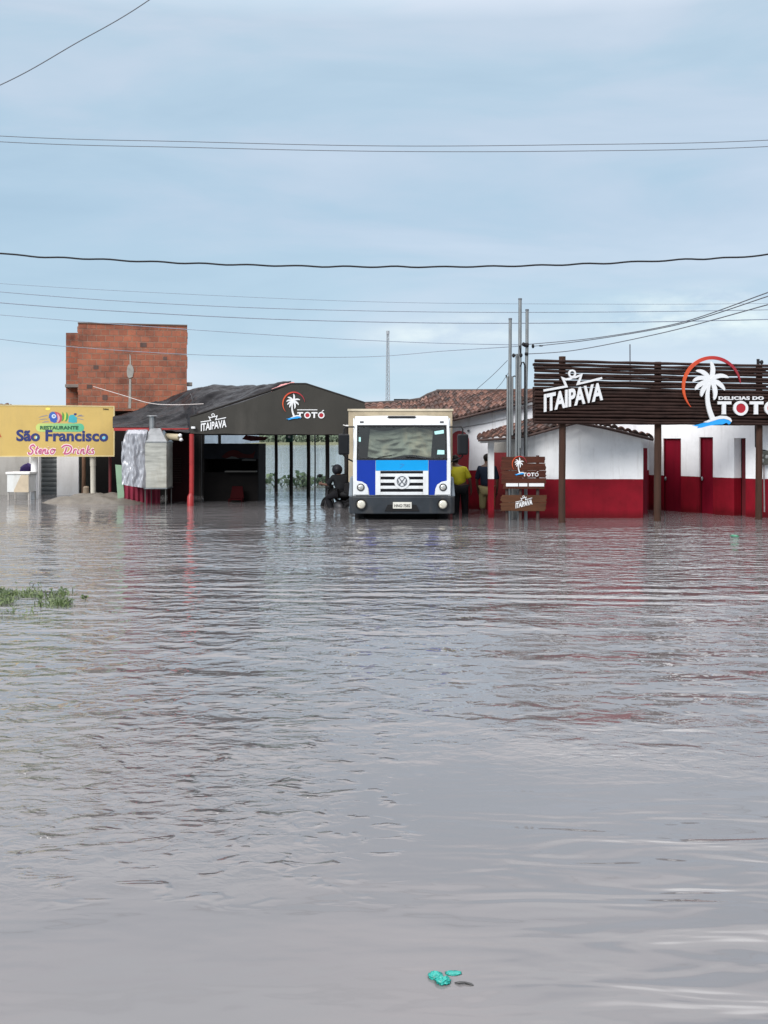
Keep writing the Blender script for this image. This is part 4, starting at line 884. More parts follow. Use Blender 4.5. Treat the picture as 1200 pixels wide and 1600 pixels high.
# grille: white frame, five bars with dark slots between
m = MB(); gp = Lean()
m.prism(pL, [(587,736),(587,773.5),(669,773.5),(669,736)], -.02, .004); m.build('grille_back', M_BLKPL, tk)
m = MB(); m.prism(pL, [(586.6,736),(586.6,773.4),(594.5,773.4),(594.5,736)], 0, .035); m.prism(pL, [(661,736),(661,773.4),(669.4,773.4),(669.4,736)], 0, .035)
m.prism(pL, [(594.5,740),(594.5,744.8),(661,744.8),(661,740)], 0, .033); m.prism(pL, [(594.5,768.5),(594.5,773.4),(661,773.4),(661,768.5)], 0, .033); m.prism(pL, [(594.5,759),(594.5,763.8),(661,763.8),(661,759)], 0, .033)
m.prism(pL, [(594.5,749.3),(594.5,754.3),(661,754.3),(661,749.3)], 0, .033)
m.build('grille', M_CABW, tk, bevel=.006)
m = MB(); m.prism(pL, circ(628,752,12.2,32), .01, .046); m.build('emblem_plate', M_CABW, tk, bevel=.004)
M_EMB = mat('emblem_chrome', (.16,.17,.19), .3, metal=.6)
m = MB(); ringmesh(m, pL, 628, 752, 8.2, 7.0, .046, .054); 
stripmesh(m, pL, [(622.8,745.5),(627.9,752.5),(633.2,745.5)], 1.4, .046, .052)
stripmesh(m, pL, [(620.8,748.5),(624.5,757.6),(628,751.4),(631.5,757.6),(635.2,748.5)], 1.4, .046, .053)
m.build('emblem', M_EMB, tk)
# headlights
for s_ in (-1, 1):
    def q(x, y): return (628+s_*(628-x), y)
    pts = [q(551.8,750.5), q(552.5,773), q(576,773), q(575.5,764), q(572.5,757.5), q(566,753), q(557,751)]
    if s_ > 0: pts = pts[::-1]
    m = MB(); m.prism(pL, pts, .0, .02); hl = m.build('headlight_housing', M_CABW, tk, bevel=.006)
    m = MB(); ringmesh(m, pL, *q(563.7,761.5), 6.0, 4.6, .02, .03); m.build('lamp_rim', M_BUMP, hl)
    m = MB(); m.ell(T(*q(563.7,761.5), -.02), (.062,.022,.062)); m.build('headlight', mat('lamp_glass', (.55,.55,.52), .12, metal=.5, var=.2, scale=20), hl)
    m = MB(); ringmesh(m, pL, *q(564.5,787.5), 8.6, 6.9, .05, .145); fg = m.build('fog_lamp_rim', M_RUBBER, tk)
    m = MB(); m.ell(T(*q(564.5,787.5), -.12), (.094,.035,.094)); m.build('fog_lamp', mat('fog_glass', (.70,.66,.55), .12, metal=.3, var=.15, scale=20), tk)
    m = MB(); m.prism(pL, [q(562,657.8), q(562,660.6), q(568,660.6), q(568,657.8)] if s_ < 0 else [q(562,657.8), q(568,657.8), q(568,660.6), q(562,660.6)][::-1], 0, .01); m.build('marker_lamp', mat('marker_smoke', (.04,.04,.045), .3), tk)
    # grey fender edge beside the cab
    xa, xb = sorted((X(q(544.5,0)[0]), X(q(551.3,0)[0])))
    m = MB(); m.hexa([(xa,TY+.06,Z(776)),(xb,TY+.06,Z(776)),(xb,TY+1.2,Z(776)),(xa,TY+1.2,Z(776)),(xa+(.03 if s_<0 else 0),TY+.14,Z(746)),(xb-(.03 if s_>0 else 0),TY+.14,Z(746)),(xb-(.03 if s_>0 else 0),TY+1.1,Z(746)),(xa+(.03 if s_<0 else 0),TY+1.1,Z(746))]); m.build('fender', mat('fender_grey', (.16,.19,.22), .5), tk, bevel=.02)
    # mirror
    mxp = (528.5, 546) if s_ < 0 else (714.5, 731.5)
    m = MB(); m.hexa([(X(mxp[0])+.01,TY-.12,Z(710.5)),(X(mxp[1])-.01,TY-.12,Z(710.5)),(X(mxp[1]),TY+.06,Z(711)),(X(mxp[0]),TY+.06,Z(711)),(X(mxp[0]),TY-.10,Z(678)),(X(mxp[1]),TY-.10,Z(678)),(X(mxp[1]),TY+.06,Z(678)),(X(mxp[0]),TY+.06,Z(678))]); mr_ = m.build('mirror', M_BLKPL, tk, bevel=.035)
    mc = (mxp[0]+mxp[1])/2; e = 553 if s_ < 0 else 703
    m = MB().tube([T(e,667,.15), T(mc+s_*-2,667,.0), T(mc,671,-.02), T(mc,712,-.02), T(mc-s_*4,716,.0), T(e,722,.12)], .016, 7); m.build('mirror_arm', M_RUBBER, tk)
m = MB(); m.prism(pL, [(607,649.6),(605,651.6),(608,653.2),(648,653.2),(651,651.6),(649,649.6)], 0, .012); m.build('roof_vent', M_BLKPL, tk)
# bumper
m = MB(); bz0, bz1 = Z(802.5), Z(775.5)
prof = [(-1.10,.35),(-1.10,-.02),(-1.02,-.10),(-.6,-.13),(.6,-.13),(1.02,-.10),(1.10,-.02),(1.10,.35)]
vs = [(cx_+x, TY+y, z) for z in (bz0, bz1) for x, y in prof]; n_ = len(prof)
vs = [(v[0]*(1) , v[1]+(.03 if v[2] == bz0 else 0), v[2]) for v in vs]
m.add(vs, [tuple(range(n_-1, -1, -1)), tuple(range(n_, 2*n_))]+[(i, (i+1) % n_, n_+(i+1) % n_, n_+i) for i in range(n_)])
m.build('bumper', M_BUMP, tk, bevel=.018)
m = MB(); m.prism(pL, [(606,788),(601,798),(655,798),(650,788)], .09, .128); m.build('bumper_intake', M_RUBBER, tk)
m = MB(); m.prism(pL, [(556,774),(556,776.5),(700,776.5),(700,774)], .0, .02); m.build('bumper_gap', M_RUBBER, tk)
m = MB(); m.prism(pL, [(613.8,784),(613.8,794),(643,794),(643,784)], .13, .148); pl_ = m.build('number_plate', mat('plate_white', (.62,.61,.55), .45, stain=((.3,.27,.2), 8, .6)), tk, bevel=.004)
text_mesh('HNG\u00b77582', (616,792), (641,792), (0,-4.8), pL, (.147,.151), bold=.02).build('plate_number', M_DARKPOST, pl_)
# chassis, wheels
m = MB(); m.box(X(575), X(681), TY+.4, TY+4.1, Z(806), Z(792)); m.box(X(560), X(696), TY+.86, TY+.98, -.05, .1); m.build('chassis', M_RUBBER, tk)
for (px, yy) in ((562,TY+.95), (694,TY+.95), (560,TY+3.3), (696,TY+3.3)):
    c = Vector((X(px), yy, .08)); m = MB(); vs = []; fs = []; prof = [(.16,.115),(.30,.12),(.385,.10),(.40,.05),(.40,-.05),(.385,-.10),(.30,-.12),(.16,-.115)]
    for i in range(32):
        a = 2*PI*i/32
        for r, xo in prof: vs.append(c+Vector((xo, r*math.cos(a), r*math.sin(a))))
    k = len(prof)
    for i in range(32):
        for j in range(k): fs.append((i*k+j, i*k+(j+1) % k, ((i+1) % 32)*k+(j+1) % k, ((i+1) % 32)*k+j))
    m.add(vs, fs, True); wh = m.build('wheel', M_RUBBER, tk)
    m = MB(); m.tube([c+Vector((-.06,0,0)), c+Vector((.06,0,0))], .17, 18); m.tube([c+Vector((-.09,0,0)), c+Vector((.09,0,0))], .06, 12); m.build('rim', M_GALV, wh)
# cargo body
m = MB(); bx0, bx1 = -1.165, 1.165; y0 = TY+1.68; y1 = TY+4.5
zt = CH+49/F*y0*1.0
m.box(cx_-.005+bx0, cx_-.005+bx1, y0, y1, .72, zt); m.build('cargo_box', M_CREAM, tk, bevel=.012)
m = MB(); m.box(cx_-.005+bx0-.02, cx_-.005+bx1+.02, y0-.03, y1, zt-.015, zt+.03); m.build('cargo_top_rail', mat('cargo_rail', (.50,.44,.33), .5, stain=((.2,.16,.1), 4, .7)), tk)
m = MB(); m.box(X(551)-.03, X(553.5), TY+.6, TY+1.3, Z(716), Z(677)) if False else m.tube([T(553,700,1.5), T(553,655,1.5)], .02, 6); m.build('rear_handle', M_RUBBER, tk)

# ================================================================== HOUSE A : white house with long tile roof behind the truck
ha = thing('white_house', P(760, 800, 27), 'white house with red dado and long clay tile roof behind the truck', 'house')
m = MB(); pa = flat(26.2)
m.prism(pa, [(704.5,660),(704.5,825),(1020,825),(1020,640),(835,622),(790,633)], -3.4, 0); m.build('wall', M_WHITE2, ha)
m = MB(); m.box(-.3, 1.5, 27.75, 28.4, -.34, 2.2); m.build('annex_wall', M_WHITE2, ha)
m = MB(); m.prism(pa, [(703,800),(703,690)]+[(703+(1-math.cos(a))*15, 690-17*math.sin(a)) for a in [PI*i/14 for i in range(15)]]+[(733,705),(732,735),(731,800)], 0, .03); m.build('arched_door', mat('door_red', (.24,.01,.02), .5, var=.2), ha)
m = MB(); m.prism(pa, [(771,707),(771,825),(835,825),(835,707)], 0, .03); m.build('red_door', mat('door_red_dark', (.15,.006,.01), .6, var=.3), ha)
tiles('roof', [(704,656,25.85), (745,645.5,25.9), (790,634,26.0), (838,622,26.1), (900,619,26.1)], [(682,612.5,30), (710,612,30), (760,612,30), (838,610.5,30), (900,611,30)], 24, ha, steps=12, seed=8)
tiles('annex_roof', [(570,655,27.28), (620,655,27.28), (655,655,27.3), (703,655,27.3)], [(568,632,28.6), (625,629.5,28.6), (655,626,28.6), (684,613,29.0)], 16, ha, steps=6, seed=9)
m = MB(); m.tube([P(704,657.5,25.8), P(790,636,25.95), P(838,624.5,26.05)], .035, 6); m.build('barge_board', mat('barge_dark', (.06,.035,.03), .8), ha)
m = MB(); m.tube([P(682,612.2,30), P(790,611.8,30), P(900,610.6,30)], .07, 8); m.tube([P(568,631.5,28.6), P(625,629,28.6), P(655,625.5,28.6), P(668,618,29), P(684,612,29.5)], .06, 8); m.build('ridge', mat('ridge_tile', (.05,.035,.03), .85, var=.4), ha)
m = MB(); m.box(.36, .72, 34, 34.4, -.34, CH+65/F*34); m.build('chimney', mat('chimney_plaster', (.58,.50,.47), .8), ha)
m = MB(); m.box(.31, .77, 33.96, 34.44, CH+65/F*34, CH+66.6/F*34); m.build('chimney_cap', M_BLKPL, ha)
m = MB(); m.ell(P(732,673,26.15), (.03,.03,.03)); m.tube([P(722,668,26.17), P(755,662,26.17), P(800,652,26.17)], .006, 5); m.build('wall_cable', M_CABLEG, ha)

# ================================================================== HOUSE B : porch gable under the slatted sign
hb = thing('porch_house', P(905, 808, 24), 'small white and red gabled building directly behind the slatted brown sign', 'house')
pb2 = flat(23.2)
m = MB(); m.prism(pb2, [(814,684),(814,840),(1005,840),(1005,684),(945,668),(900,660),(871,666),(823,680)], -2.4, 0); m.build('wall', M_WHITE, hb)
m = MB(); m.prism(pb2, [(969.5,668),(969.5,745),(972.5,745),(972.5,668)], 0, .012); m.prism(pb2, [(969.8,750),(969.8,806),(972.2,806),(972.2,750)], 0, .004); m.build('wall_joint', M_WHITE, hb)
m = MB(); m.prism(flat(23.3), [(763,691),(763,840),(772,840),(772,691)], -.14, 0); m.build('porch_column', M_WHITE, hb)
m = MB(); m.prism(flat(23.25), [(751,686),(751,692.5),(796,690),(796,683.5)], -.2, 0); m.build('porch_beam', M_PLASTERW, hb)
m = MB(); m.prism(flat(25.2), [(772,690),(772,707),(830,707),(830,680)], -.1, 0); m.build('porch_shade_panel', M_PLASTERG, hb)  # grey panel stands in for shade on the white wall under the porch
tiles('roof', [(747,686.5,22.85), (793,683,22.85), (823,679.5,22.9), (871,666.5,23.0), (900,659,23.05)], [(745,682.5,24.3), (770,673,24.8), (795,665,25.3), (833,655,25.9), (900,650,26.1)], 16, hb, steps=7, seed=12)
tiles('roof_right', [(899,658.5,23.05), (945,666.5,23.05), (1021,685,23.05)], [(899,655,26.1), (945,664,26.1), (1018,683.5,26.1)], 14, hb, steps=7, seed=13)
m = MB(); m.tube([P(899,660,23.0), P(945,668.5,23.0), P(1021,687,23.0)], .035, 6); m.tube([P(747,688,22.8), P(793,685,22.8), P(823,681.5,22.85), P(871,668.5,22.95), P(900,661,23.0)], .03, 6); m.build('barge_board', MATS['barge_dark'], hb)

# ================================================================== HOUSE C : right wall with tall doors
hc = thing('right_house', P(1130, 800, 25), 'white walled house with tall dark red doors at the right edge', 'house')
p3 = Pl(1030, 25.9, 1180, 23.4)
m = MB()
for a in ([(1012,640),(1012,840),(1036,840),(1036,640)], [(1064,640),(1064,840),(1092.5,840),(1092.5,640)], [(1114,640),(1114,840),(1147,840),(1147,640)], [(1165,640),(1165,840),(1181,840),(1181,640)],
          [(1036,640),(1036,685),(1064,685),(1064,640)], [(1092.5,640),(1092.5,683),(1114,683),(1114,640)], [(1147,640),(1147,684.5),(1165,684.5),(1165,640)]): m.prism(p3, a, -.22, 0)
m.build('wall', M_WHITE, hc)
M_DR = mat('door_crimson', (.16,.003,.014), .5, var=.25, scale=2, stretch=(3,3,.5), spec=.2)
m = MB(); m.prism(p3, [(1034,685),(1034,840),(1064.5,840),(1064.5,685)], -.12, -.06); m.build('door', M_DR, hc)
m = MB(); m.prism(p3, [(1092,683),(1092,840),(1114.5,840),(1114.5,683)], -.14, -.07); m.build('door', M_DR, hc)
M_DF = mat('door_frame_red', (.08,.002,.006), .6, spec=.2)
for x0, x1, yt, dd in ((1036,1064,685,-.055), (1092.6,1114,683,-.065)):
    m = MB()
    m.prism(p3, [(x0,yt),(x0,yt+1.6),(x1,yt+1.6),(x1,yt)], dd, dd+.03); m.prism(p3, [(x0,yt+1.7),(x0,830),(x0+1.1,830),(x0+1.1,yt+1.7)], dd, dd+.03); m.prism(p3, [(x1-1.1,yt+1.7),(x1-1.1,830),(x1,830),(x1,yt+1.7)], dd, dd+.03)
    m.build('door_frame', M_DF, hc)
    m = MB(); m.ell(p3(x0+3.2, 748, dd+.04), (.03,.03,.05)); m.build('door_handle', M_GALV, hc)
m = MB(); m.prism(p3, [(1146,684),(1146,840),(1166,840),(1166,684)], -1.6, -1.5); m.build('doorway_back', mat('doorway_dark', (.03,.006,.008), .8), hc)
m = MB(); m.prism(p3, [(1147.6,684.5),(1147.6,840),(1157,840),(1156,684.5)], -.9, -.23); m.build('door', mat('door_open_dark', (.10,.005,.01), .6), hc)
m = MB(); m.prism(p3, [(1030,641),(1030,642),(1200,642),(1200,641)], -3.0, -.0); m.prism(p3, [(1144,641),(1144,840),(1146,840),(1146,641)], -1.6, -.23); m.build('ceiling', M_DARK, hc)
m = MB(); m.prism(flat(23.35), [(1181.3,640),(1181.3,840),(1330,840),(1330,640)], -3.0, 0); m.build('front_wall', M_WHITE, hc)
m = MB(); m.prism(flat(24.6), [(1005.5,700),(1005.5,840),(1011.5,840),(1011.5,700)], -.3, 0); m.build('passage_door', M_DR, hc)
m = MB(); m.tube([P(1181,640,23.3), P(1181.5,698,23.3), P(1186,703,23.3), P(1200,706,23.3), P(1230,706,23.3)], .028, 8); m.build('cable_duct', M_CABLE, hc)
mb_ = thing('meter_box', P(1191, 726, 23.3), 'grey metal electricity meter box on the white wall at the right edge', 'meter box')
m = MB(); m.prism(flat(23.33), [(1181.5,704.5),(1181.5,726),(1207,726),(1207,704.5)], 0, .14); m.build('casing', mat('meter_grey', (.10,.10,.085), .6, metal=.3, var=.3, scale=8), mb_, bevel=.012)
for x_, y_ in ((1190,712),(1198,714),(1191,720)):
    m = MB(); m.ell(P(x_,y_,23.19), (.04,.03,.045)); m.build('dial', mat('dial_grey', (.30,.31,.30), .3), mb_)
m = MB(); m.tube([P(1193.5,726,23.28), P(1194.5,800,23.28)], .016, 7); m.build('conduit', mat('conduit_grey', (.30,.25,.25), .6), mb_)

# ================================================================== BIG SLATTED SIGN
pS = Pl(835, 21.6, 1200, 22.7)
bs_ = thing('slatted_sign', P(1010, 816, 22), 'large dark brown sign of horizontal wooden poles raised over the houses', 'sign')
def yb(px, k):            # k from 0 top to 1 bottom, follows the perspective of the board
    s = (px-835)/365; return (563.5+8.5*s)*(1-k)+(660+3.0*s)*k
rr = random.Random(11); ks_ = []
NS = 19
for i in range(NS):
    k = i/(NS-1); k = k+rr.uniform(-.006, .006); r = rr.uniform(.026, .032) if k < .5 else rr.uniform(.028, .035)
    m = MB(); x0, x1 = 835+rr.uniform(-.8, .8), 1290; pts = []; n = 44; ph = rr.uniform(0, 50)
    for j in range(n+1):
        px = x0+(x1-x0)*j/n
        pts.append(pS(px, yb(px, k)+.9*noise.noise(Vector((px*.02, ph, 0))), .0+.01*noise.noise(Vector((px*.03, ph, 4)))))
    rs = [r*(1+.22*noise.noise(Vector((j*.35, ph, 9)))) for j in range(n+1)]
    m.tube(pts, rs, 8); m.build('slat', M_BARK, bs_)
for i in range(26):                       # second layer fastened behind, in shorter lengths
    k = (i+.5)/26; 
    if k < .42 and i % 4 != 1: continue
    x0 = rr.choice([835, 868, 880, 940]) if k < .45 else 835; x1 = rr.choice([1000, 1022, 1060, 1200]) if k < .45 else 1290
    ph = rr.uniform(0, 50); pts = []
    for j in range(25):
        px = x0+(x1-x0)*j/24; pts.append(pS(px, yb(px, k)+.8*noise.noise(Vector((px*.02, ph, 0))), -.085))
    m = MB().tube(pts, rr.uniform(.026,.034), 7); m.build('slat', M_BARK, bs_)
for px, w_, top, Yp in ((878.5, 5.3, 557, 21.72), (1027.7, 5.5, 565.5, 22.15), (1186, 5.0, 571, 22.64)):
    m = MB(); Yq = pS.Y(px)+.16; r = w_/F*Yq; m.tube([P(px,top,Yq), P(px+.3,640,Yq), P(px+.2,700,Yq), P(px-.5,760,Yq), P(px-.6,840,Yq)], [r,r*.98,r*1.03,r,r*1.05], 14); m.build('post', M_POST, bs_)
def fb(x, y): return (840+x/10, 550+y/10)
crown_word(bs_, pS, fb, .045, .03, .035)
badge(bs_, pS, lambda x, y: (1040+x/7.5, 540+y/7.5), .05, .03)
def zt_(x, y): return (1040+x/7.5, 540+y/7.5)
toto(bs_, pS, zt_, .05, .035)
text_mesh('DELICIAS DO', zt_(603,638), zt_(1128,638), (0,-5.6), pS, (.05,.075), bold=.035, space=1.12).build('small_lettering', M_LWHITE, bs_)

# ================================================================== SMALL PLANK SIGN
ps2 = flat(22.4)
w2 = thing('plank_sign', P(816, 812, 22.4), 'small brown sign of rough planks in two tiers on three legs', 'sign')
rr = random.Random(21)
def rough(y0, y1, x0, x1, mt, par, jl=3.0, jr=2.0):
    L_, R_ = [], []; n = 6
    for i in range(n+1):
        y = y0+(y1-y0)*i/n; L_.append((x0+rr.uniform(-jl, jl)*.5, y)); R_.append((x1+rr.uniform(-jr, jr)*.5, y))
    top = [(x0+(x1-x0)*t, y0+rr.uniform(-.35,.35)) for t in (.25,.5,.75)]; bot = [(x0+(x1-x0)*t, y1+rr.uniform(-.35,.35)) for t in (.75,.5,.25)]
    m = MB(); m.prism(ps2, L_+bot[::-1]+R_[::-1]+top[::-1], -.03+rr.uniform(0,.006), .0+rr.uniform(0,.008)); return m.build('plank', mt, par, bevel=.004)
rough(713.6,723.6,784,851.5,M_PLANK,w2); rough(724,735,783,852.5,M_PLANK,w2); rough(735.4,746.5,783.5,853,M_PLANK,w2); rough(747,756,784,853,M_PLANK,w2); rough(756.4,764,786,851,M_PLANK,w2)
rough(773.5,785.5,783,853.5,M_PLANK2,w2,4,3); rough(786,798.5,782.5,852.5,M_PLANK2,w2,4,3)
for x_ in (792, 813, 840):
    m = MB().tube([P(x_, 711.5 if x_ == 840 else 716, 22.5), P(x_+.3,840,22.5)], .034, 8); m.build('leg', MATS['barge_dark'], w2)
badge(w2, ps2, lambda x, y: (811.5+(x-520)*.034, 725+(y-480)*.036), .010, .008)
toto(w2, ps2, lambda x, y: (817+(x-590)*.0338, 738.5+(y-655)*.038), .010, .008, M_PLANK, 'name_lettering')
for a, b in ((790.5,809.5), (810.8,823.8), (826.2,850)):
    m = MB(); m.pbox(ps2, a, 755, b, 760, .01, .018); m.build('white_strip', M_LWHITE, w2)
crown_word(w2, ps2, lambda x, y: (805.5+(x-80)*.0285, 794.5+(y-942)*.030+(x-80)*-.0008), .010, .008, .04)

# ================================================================== SERVICE MASTS AND PILLAR
o = tag((lambda m: m.build('concrete_pillar', M_CONC, bevel=.015))(MB().box(xof(794.5,23.0), xof(809,23.0), 22.9, 23.15, -.34, zof(678,23.0))), 'grey concrete pillar at the feet of the three metal masts', 'pillar')
masts = [(797.3, 498, .034, 22.75, 'shortest grey metal service mast, left of the three'), (812.6, 467, .036, 22.75, 'tallest grey metal service mast, middle of the three'), (823.6, 484, .034, 22.75, 'grey metal service mast carrying the wires at the right of the three')]
for i, (px, top, r, Y, lab) in enumerate(masts):
    t = thing('service_mast', P(px, 805, Y), lab, 'mast', 'grey metal service masts')
    low = {0: 796.5, 1: 810.5, 2: 821.5}[i]
    m = MB().tube([P(px,top,Y), P(px-.2,545,Y), P(low,610,Y), P(low,830,Y)], [r, r, r*1.05, r*1.1], 10); m.build('pole', M_STEELPOLE, t)
    m = MB(); m.tube([P(px,top-.8,Y), P(px,top+1.5,Y)], r*1.12, 10); m.build('cap', M_CABLEG, t)
    if i == 0:
        m = MB(); m.tube([P(793.4,588,Y-.03), P(793,720,Y-.03)], .024, 8); m.tube([P(800.6,588,Y-.03), P(800.6,680,Y-.03)], .022, 8); m.build('conduit', M_STEELPOLE, t)
        m = MB(); m.tube([P(790.5,586,Y), P(792,590,Y), P(793.4,594,Y)], .014, 6); m.tube([P(800.5,592,Y), P(801.5,588.5,Y), P(804,587.5,Y), P(807,589,Y), P(807.5,595,Y)], .014, 6); m.build('cable_loop', M_CABLE, t)
    if i == 1:
        m = MB(); m.tube([P(807.4,553,Y-.04), P(807,660,Y-.04), P(806.5,720,Y-.04)], .026, 8); m.tube([P(813.4,556,Y-.04), P(813,700,Y-.04)], .022, 8); m.build('conduit', M_STEELPOLE, t)
        m = MB(); m.tube([P(813,573,Y-.05), P(815,566.5,Y-.05), P(818,566,Y-.05), P(820,571,Y-.05), P(820,600,Y-.05), P(819.5,712,Y-.05)], .017, 6); m.tube([P(803,555,Y-.02), P(808,554.5,Y-.02)], .012, 6); m.tube([P(812,540,Y-.04), P(813,548,Y-.04), P(813,573,Y-.04)], .016, 6); m.build('cable_loop', M_CABLE, t)
        for a, b in ((802.5,555.5), (814,555), (818,538)):
            m = MB(); m.ell(P(a,b,Y-.08), (.035,.035,.045)); m.build('insulator', M_CABLE, t)
    if i == 2:
        m = MB(); m.tube([P(819,539,Y-.04), P(826,539,Y-.04)], .045, 8); m.tube([P(820,553,Y-.04), P(825.5,553,Y-.04)], .03, 8); m.build('bracket', M_CABLE, t)
        for a, b in ((832.8,541),):
            m = MB(); m.ell(P(a,b,Y-.05), (.03,.03,.045)); m.tube([P(832.8,541,Y-.05), P(841,540.3,Y-.05)], .006, 5); m.ell(P(845,540.3,Y-.05), (.05,.02,.016)); m.build('insulator', M_CABLE, t)

# distant lattice mast beyond the roofs
lm = thing('radio_mast', P(605, 694, 150), 'distant thin lattice radio mast rising above the tiled roof', 'mast')
m = MB(); Yd = 150.0; c = P(606, 690, Yd); top = P(606, 521, Yd).z
w0, w1 = .42, .17
leg = [(math.cos(a), math.sin(a)) for a in (PI/2, PI/2+2*PI/3, PI/2+4*PI/3)]
for lx, ly in leg: m.tube([(c.x+lx*w0, Yd+ly*w0, -.3), (c.x+lx*w1, Yd+ly*w1, top)], .05, 5)
m.build('leg_tubes', mat('far_steel', (.30,.32,.34), .6), lm)
m = MB(); nb = 26
for i in range(nb):
    za = -.3+(top+.3)*i/nb; zb = -.3+(top+.3)*(i+1)/nb; wa = w0+(w1-w0)*i/nb; wb = w0+(w1-w0)*(i+1)/nb
    for k in range(3):
        a, b = leg[k], leg[(k+1) % 3]
        m.tube([(c.x+a[0]*wa, Yd+a[1]*wa, za), (c.x+b[0]*wb, Yd+b[1]*wb, zb)], .022, 4, False); m.tube([(c.x+a[0]*wa, Yd+a[1]*wa, za), (c.x+b[0]*wa, Yd+b[1]*wa, za)], .022, 4, False)
m.build('bracing', MATS['far_steel'], lm)
m = MB(); m.tube([(c.x, Yd, top-.1), (c.x, Yd, top+.35)], .22, 8); m.build('head_lamp', MATS['far_steel'], lm)
o = tag(MB().tube([P(984.3,538,30), P(984.6,600,30)], .017, 6).build('thin_aerial', M_CABLEG), 'thin aerial rod sticking up behind the slatted sign', 'aerial')
t = thing('short_pole', P(1185, 600, 24), 'short dark pole with an insulator above the right end of the slatted sign', 'pole')
m = MB().tube([P(1184.5,561,24), P(1185,620,24)], .035, 8); m.build('stem', M_CABLE, t)
m = MB(); m.ell(P(1190,566,24), (.04,.04,.05)); m.tube([P(1184.5,565,24), P(1190,566,24)], .014, 6); m.build('insulator', M_CABLE, t)

# ================================================================== WIRES
def wire(pts, Y, r, lab, mt=None, wob=0, name='overhead_wire', grp=None, ext=True):
    """spline through photo points, carried on past the frame"""
    Ys = Y if isinstance(Y, (list, tuple)) else [Y]*len(pts)
    q = [P(px, py, yy) for (px, py), yy in zip(pts, Ys)]
    if ext: q = [q[0]+(q[0]-q[1])*1.6+Vector((0,0,.15))] + q + [q[-1]+(q[-1]-q[-2])*1.6+Vector((0,0,.15))]
    out = []; Q = [q[0]]+q+[q[-1]]
    for i in range(1, len(Q)-2):
        for k in range(14):
            t_ = k/14; a, b, c, e = Q[i-1], Q[i], Q[i+1], Q[i+2]
            out.append(.5*((2*b)+(c-a)*t_+(2*a-5*b+4*c-e)*t_*t_+(3*b-3*c+e-a)*t_**3))
    out.append(q[-1])
    if wob: out = [p+Vector((0, 0, wob*math.sin(i*.9)+wob*.6*noise.noise(Vector((i*.3, 0, 0))))) for i, p in enumerate(out)]
    o = MB().tube(out, r, 5).build(name, mt or M_CABLEG, bevel=0); return tag(o, lab, 'wire', grp)
wire([(0,133),(118,68),(233,0)], [9,9,9], .0045, 'thin wire crossing the top left corner of the sky')
wire([(0,212.5),(300,221.5),(600,228),(900,226),(1200,219)], 14, .0048, 'upper wire of the close pair high across the sky')
wire([(0,221.5),(300,230.5),(600,236.5),(900,236),(1200,229)], 14, .0048, 'lower wire of the close pair high across the sky')
wire([(0,396),(150,405),(300,411.5),(450,415.5),(600,417),(750,416.5),(900,413),(1050,406.5),(1200,397.5)], 12.5, .0105, 'thick twisted black cable sagging across the middle of the sky', M_CABLE, .006)
M_FW = mat('far_wire', (.20,.24,.30), .7)
wire([(0,443),(300,460),(600,472),(900,475),(1200,474)], 30, .006, 'faint topmost wire of the group below the thick cable', M_FW)
wire([(0,456),(250,474),(500,484),(800,488),(1200,484)], 28, .0095, 'second wire of the group below the thick cable', M_FW)
wire([(0,473),(250,490),(500,501),(800,505),(1200,499)], 26, .0115, 'third and darkest wire of the group below the thick cable', M_FW)
wire([(0,492),(200,508),(450,525),(650,535),(818,539)], [30,29,27,25,22.8], .008, 'wire running from the left to the top bracket of the masts', M_FW, ext=False)
wire([(0,530),(100,541),(300,554),(550,558),(700,548),(812,541)], [30,30,29,27,25,22.8], .008, 'lowest long wire sagging past the brick tower to the masts', M_FW, ext=False)
wire([(826,538),(930,528),(1060,505),(1200,457)], [22.7,21,18,14], .0085, 'upper wire climbing from the masts to the right edge', M_CABLEG, ext=False)
wire([(845,540),(930,530),(1060,507),(1200,463)], [22.7,21,18,14.3], .0085, 'middle wire climbing from the masts to the right edge', M_CABLEG, ext=False)
wire([(826,553),(900,547),(1040,519),(1200,476)], [22.7,21,18,14], .0085, 'lower wire climbing from the masts to the right edge', M_CABLEG, ext=False)
wire([(745,608),(770,586),(793,563)], [27,25,22.8], .007, 'short slanting wire from the tiled roof up to the masts', M_FW, ext=False)
wire([(775,608),(784,598),(794,583)], [27,25,22.8], .006, 'shortest slanting wire just left of the masts', M_FW, ext=False)
wire([(146,604),(200,620),(240,630),(330,631),(300,631)], [32.5,31,29,28,28], .010, 'pale wire drooping in front of the brick wall to the black tarpaulin', mat('pale_wire', (.55,.50,.48), .6), ext=False) if False else \
wire([(146,604),(190,617),(232,629.5),(270,632.5),(318,631)], [32.4,30.5,28.6,27.9,27.6], .010, 'pale wire drooping in front of the brick wall to the black tarpaulin', mat('pale_wire', (.55,.50,.48), .6), ext=False)

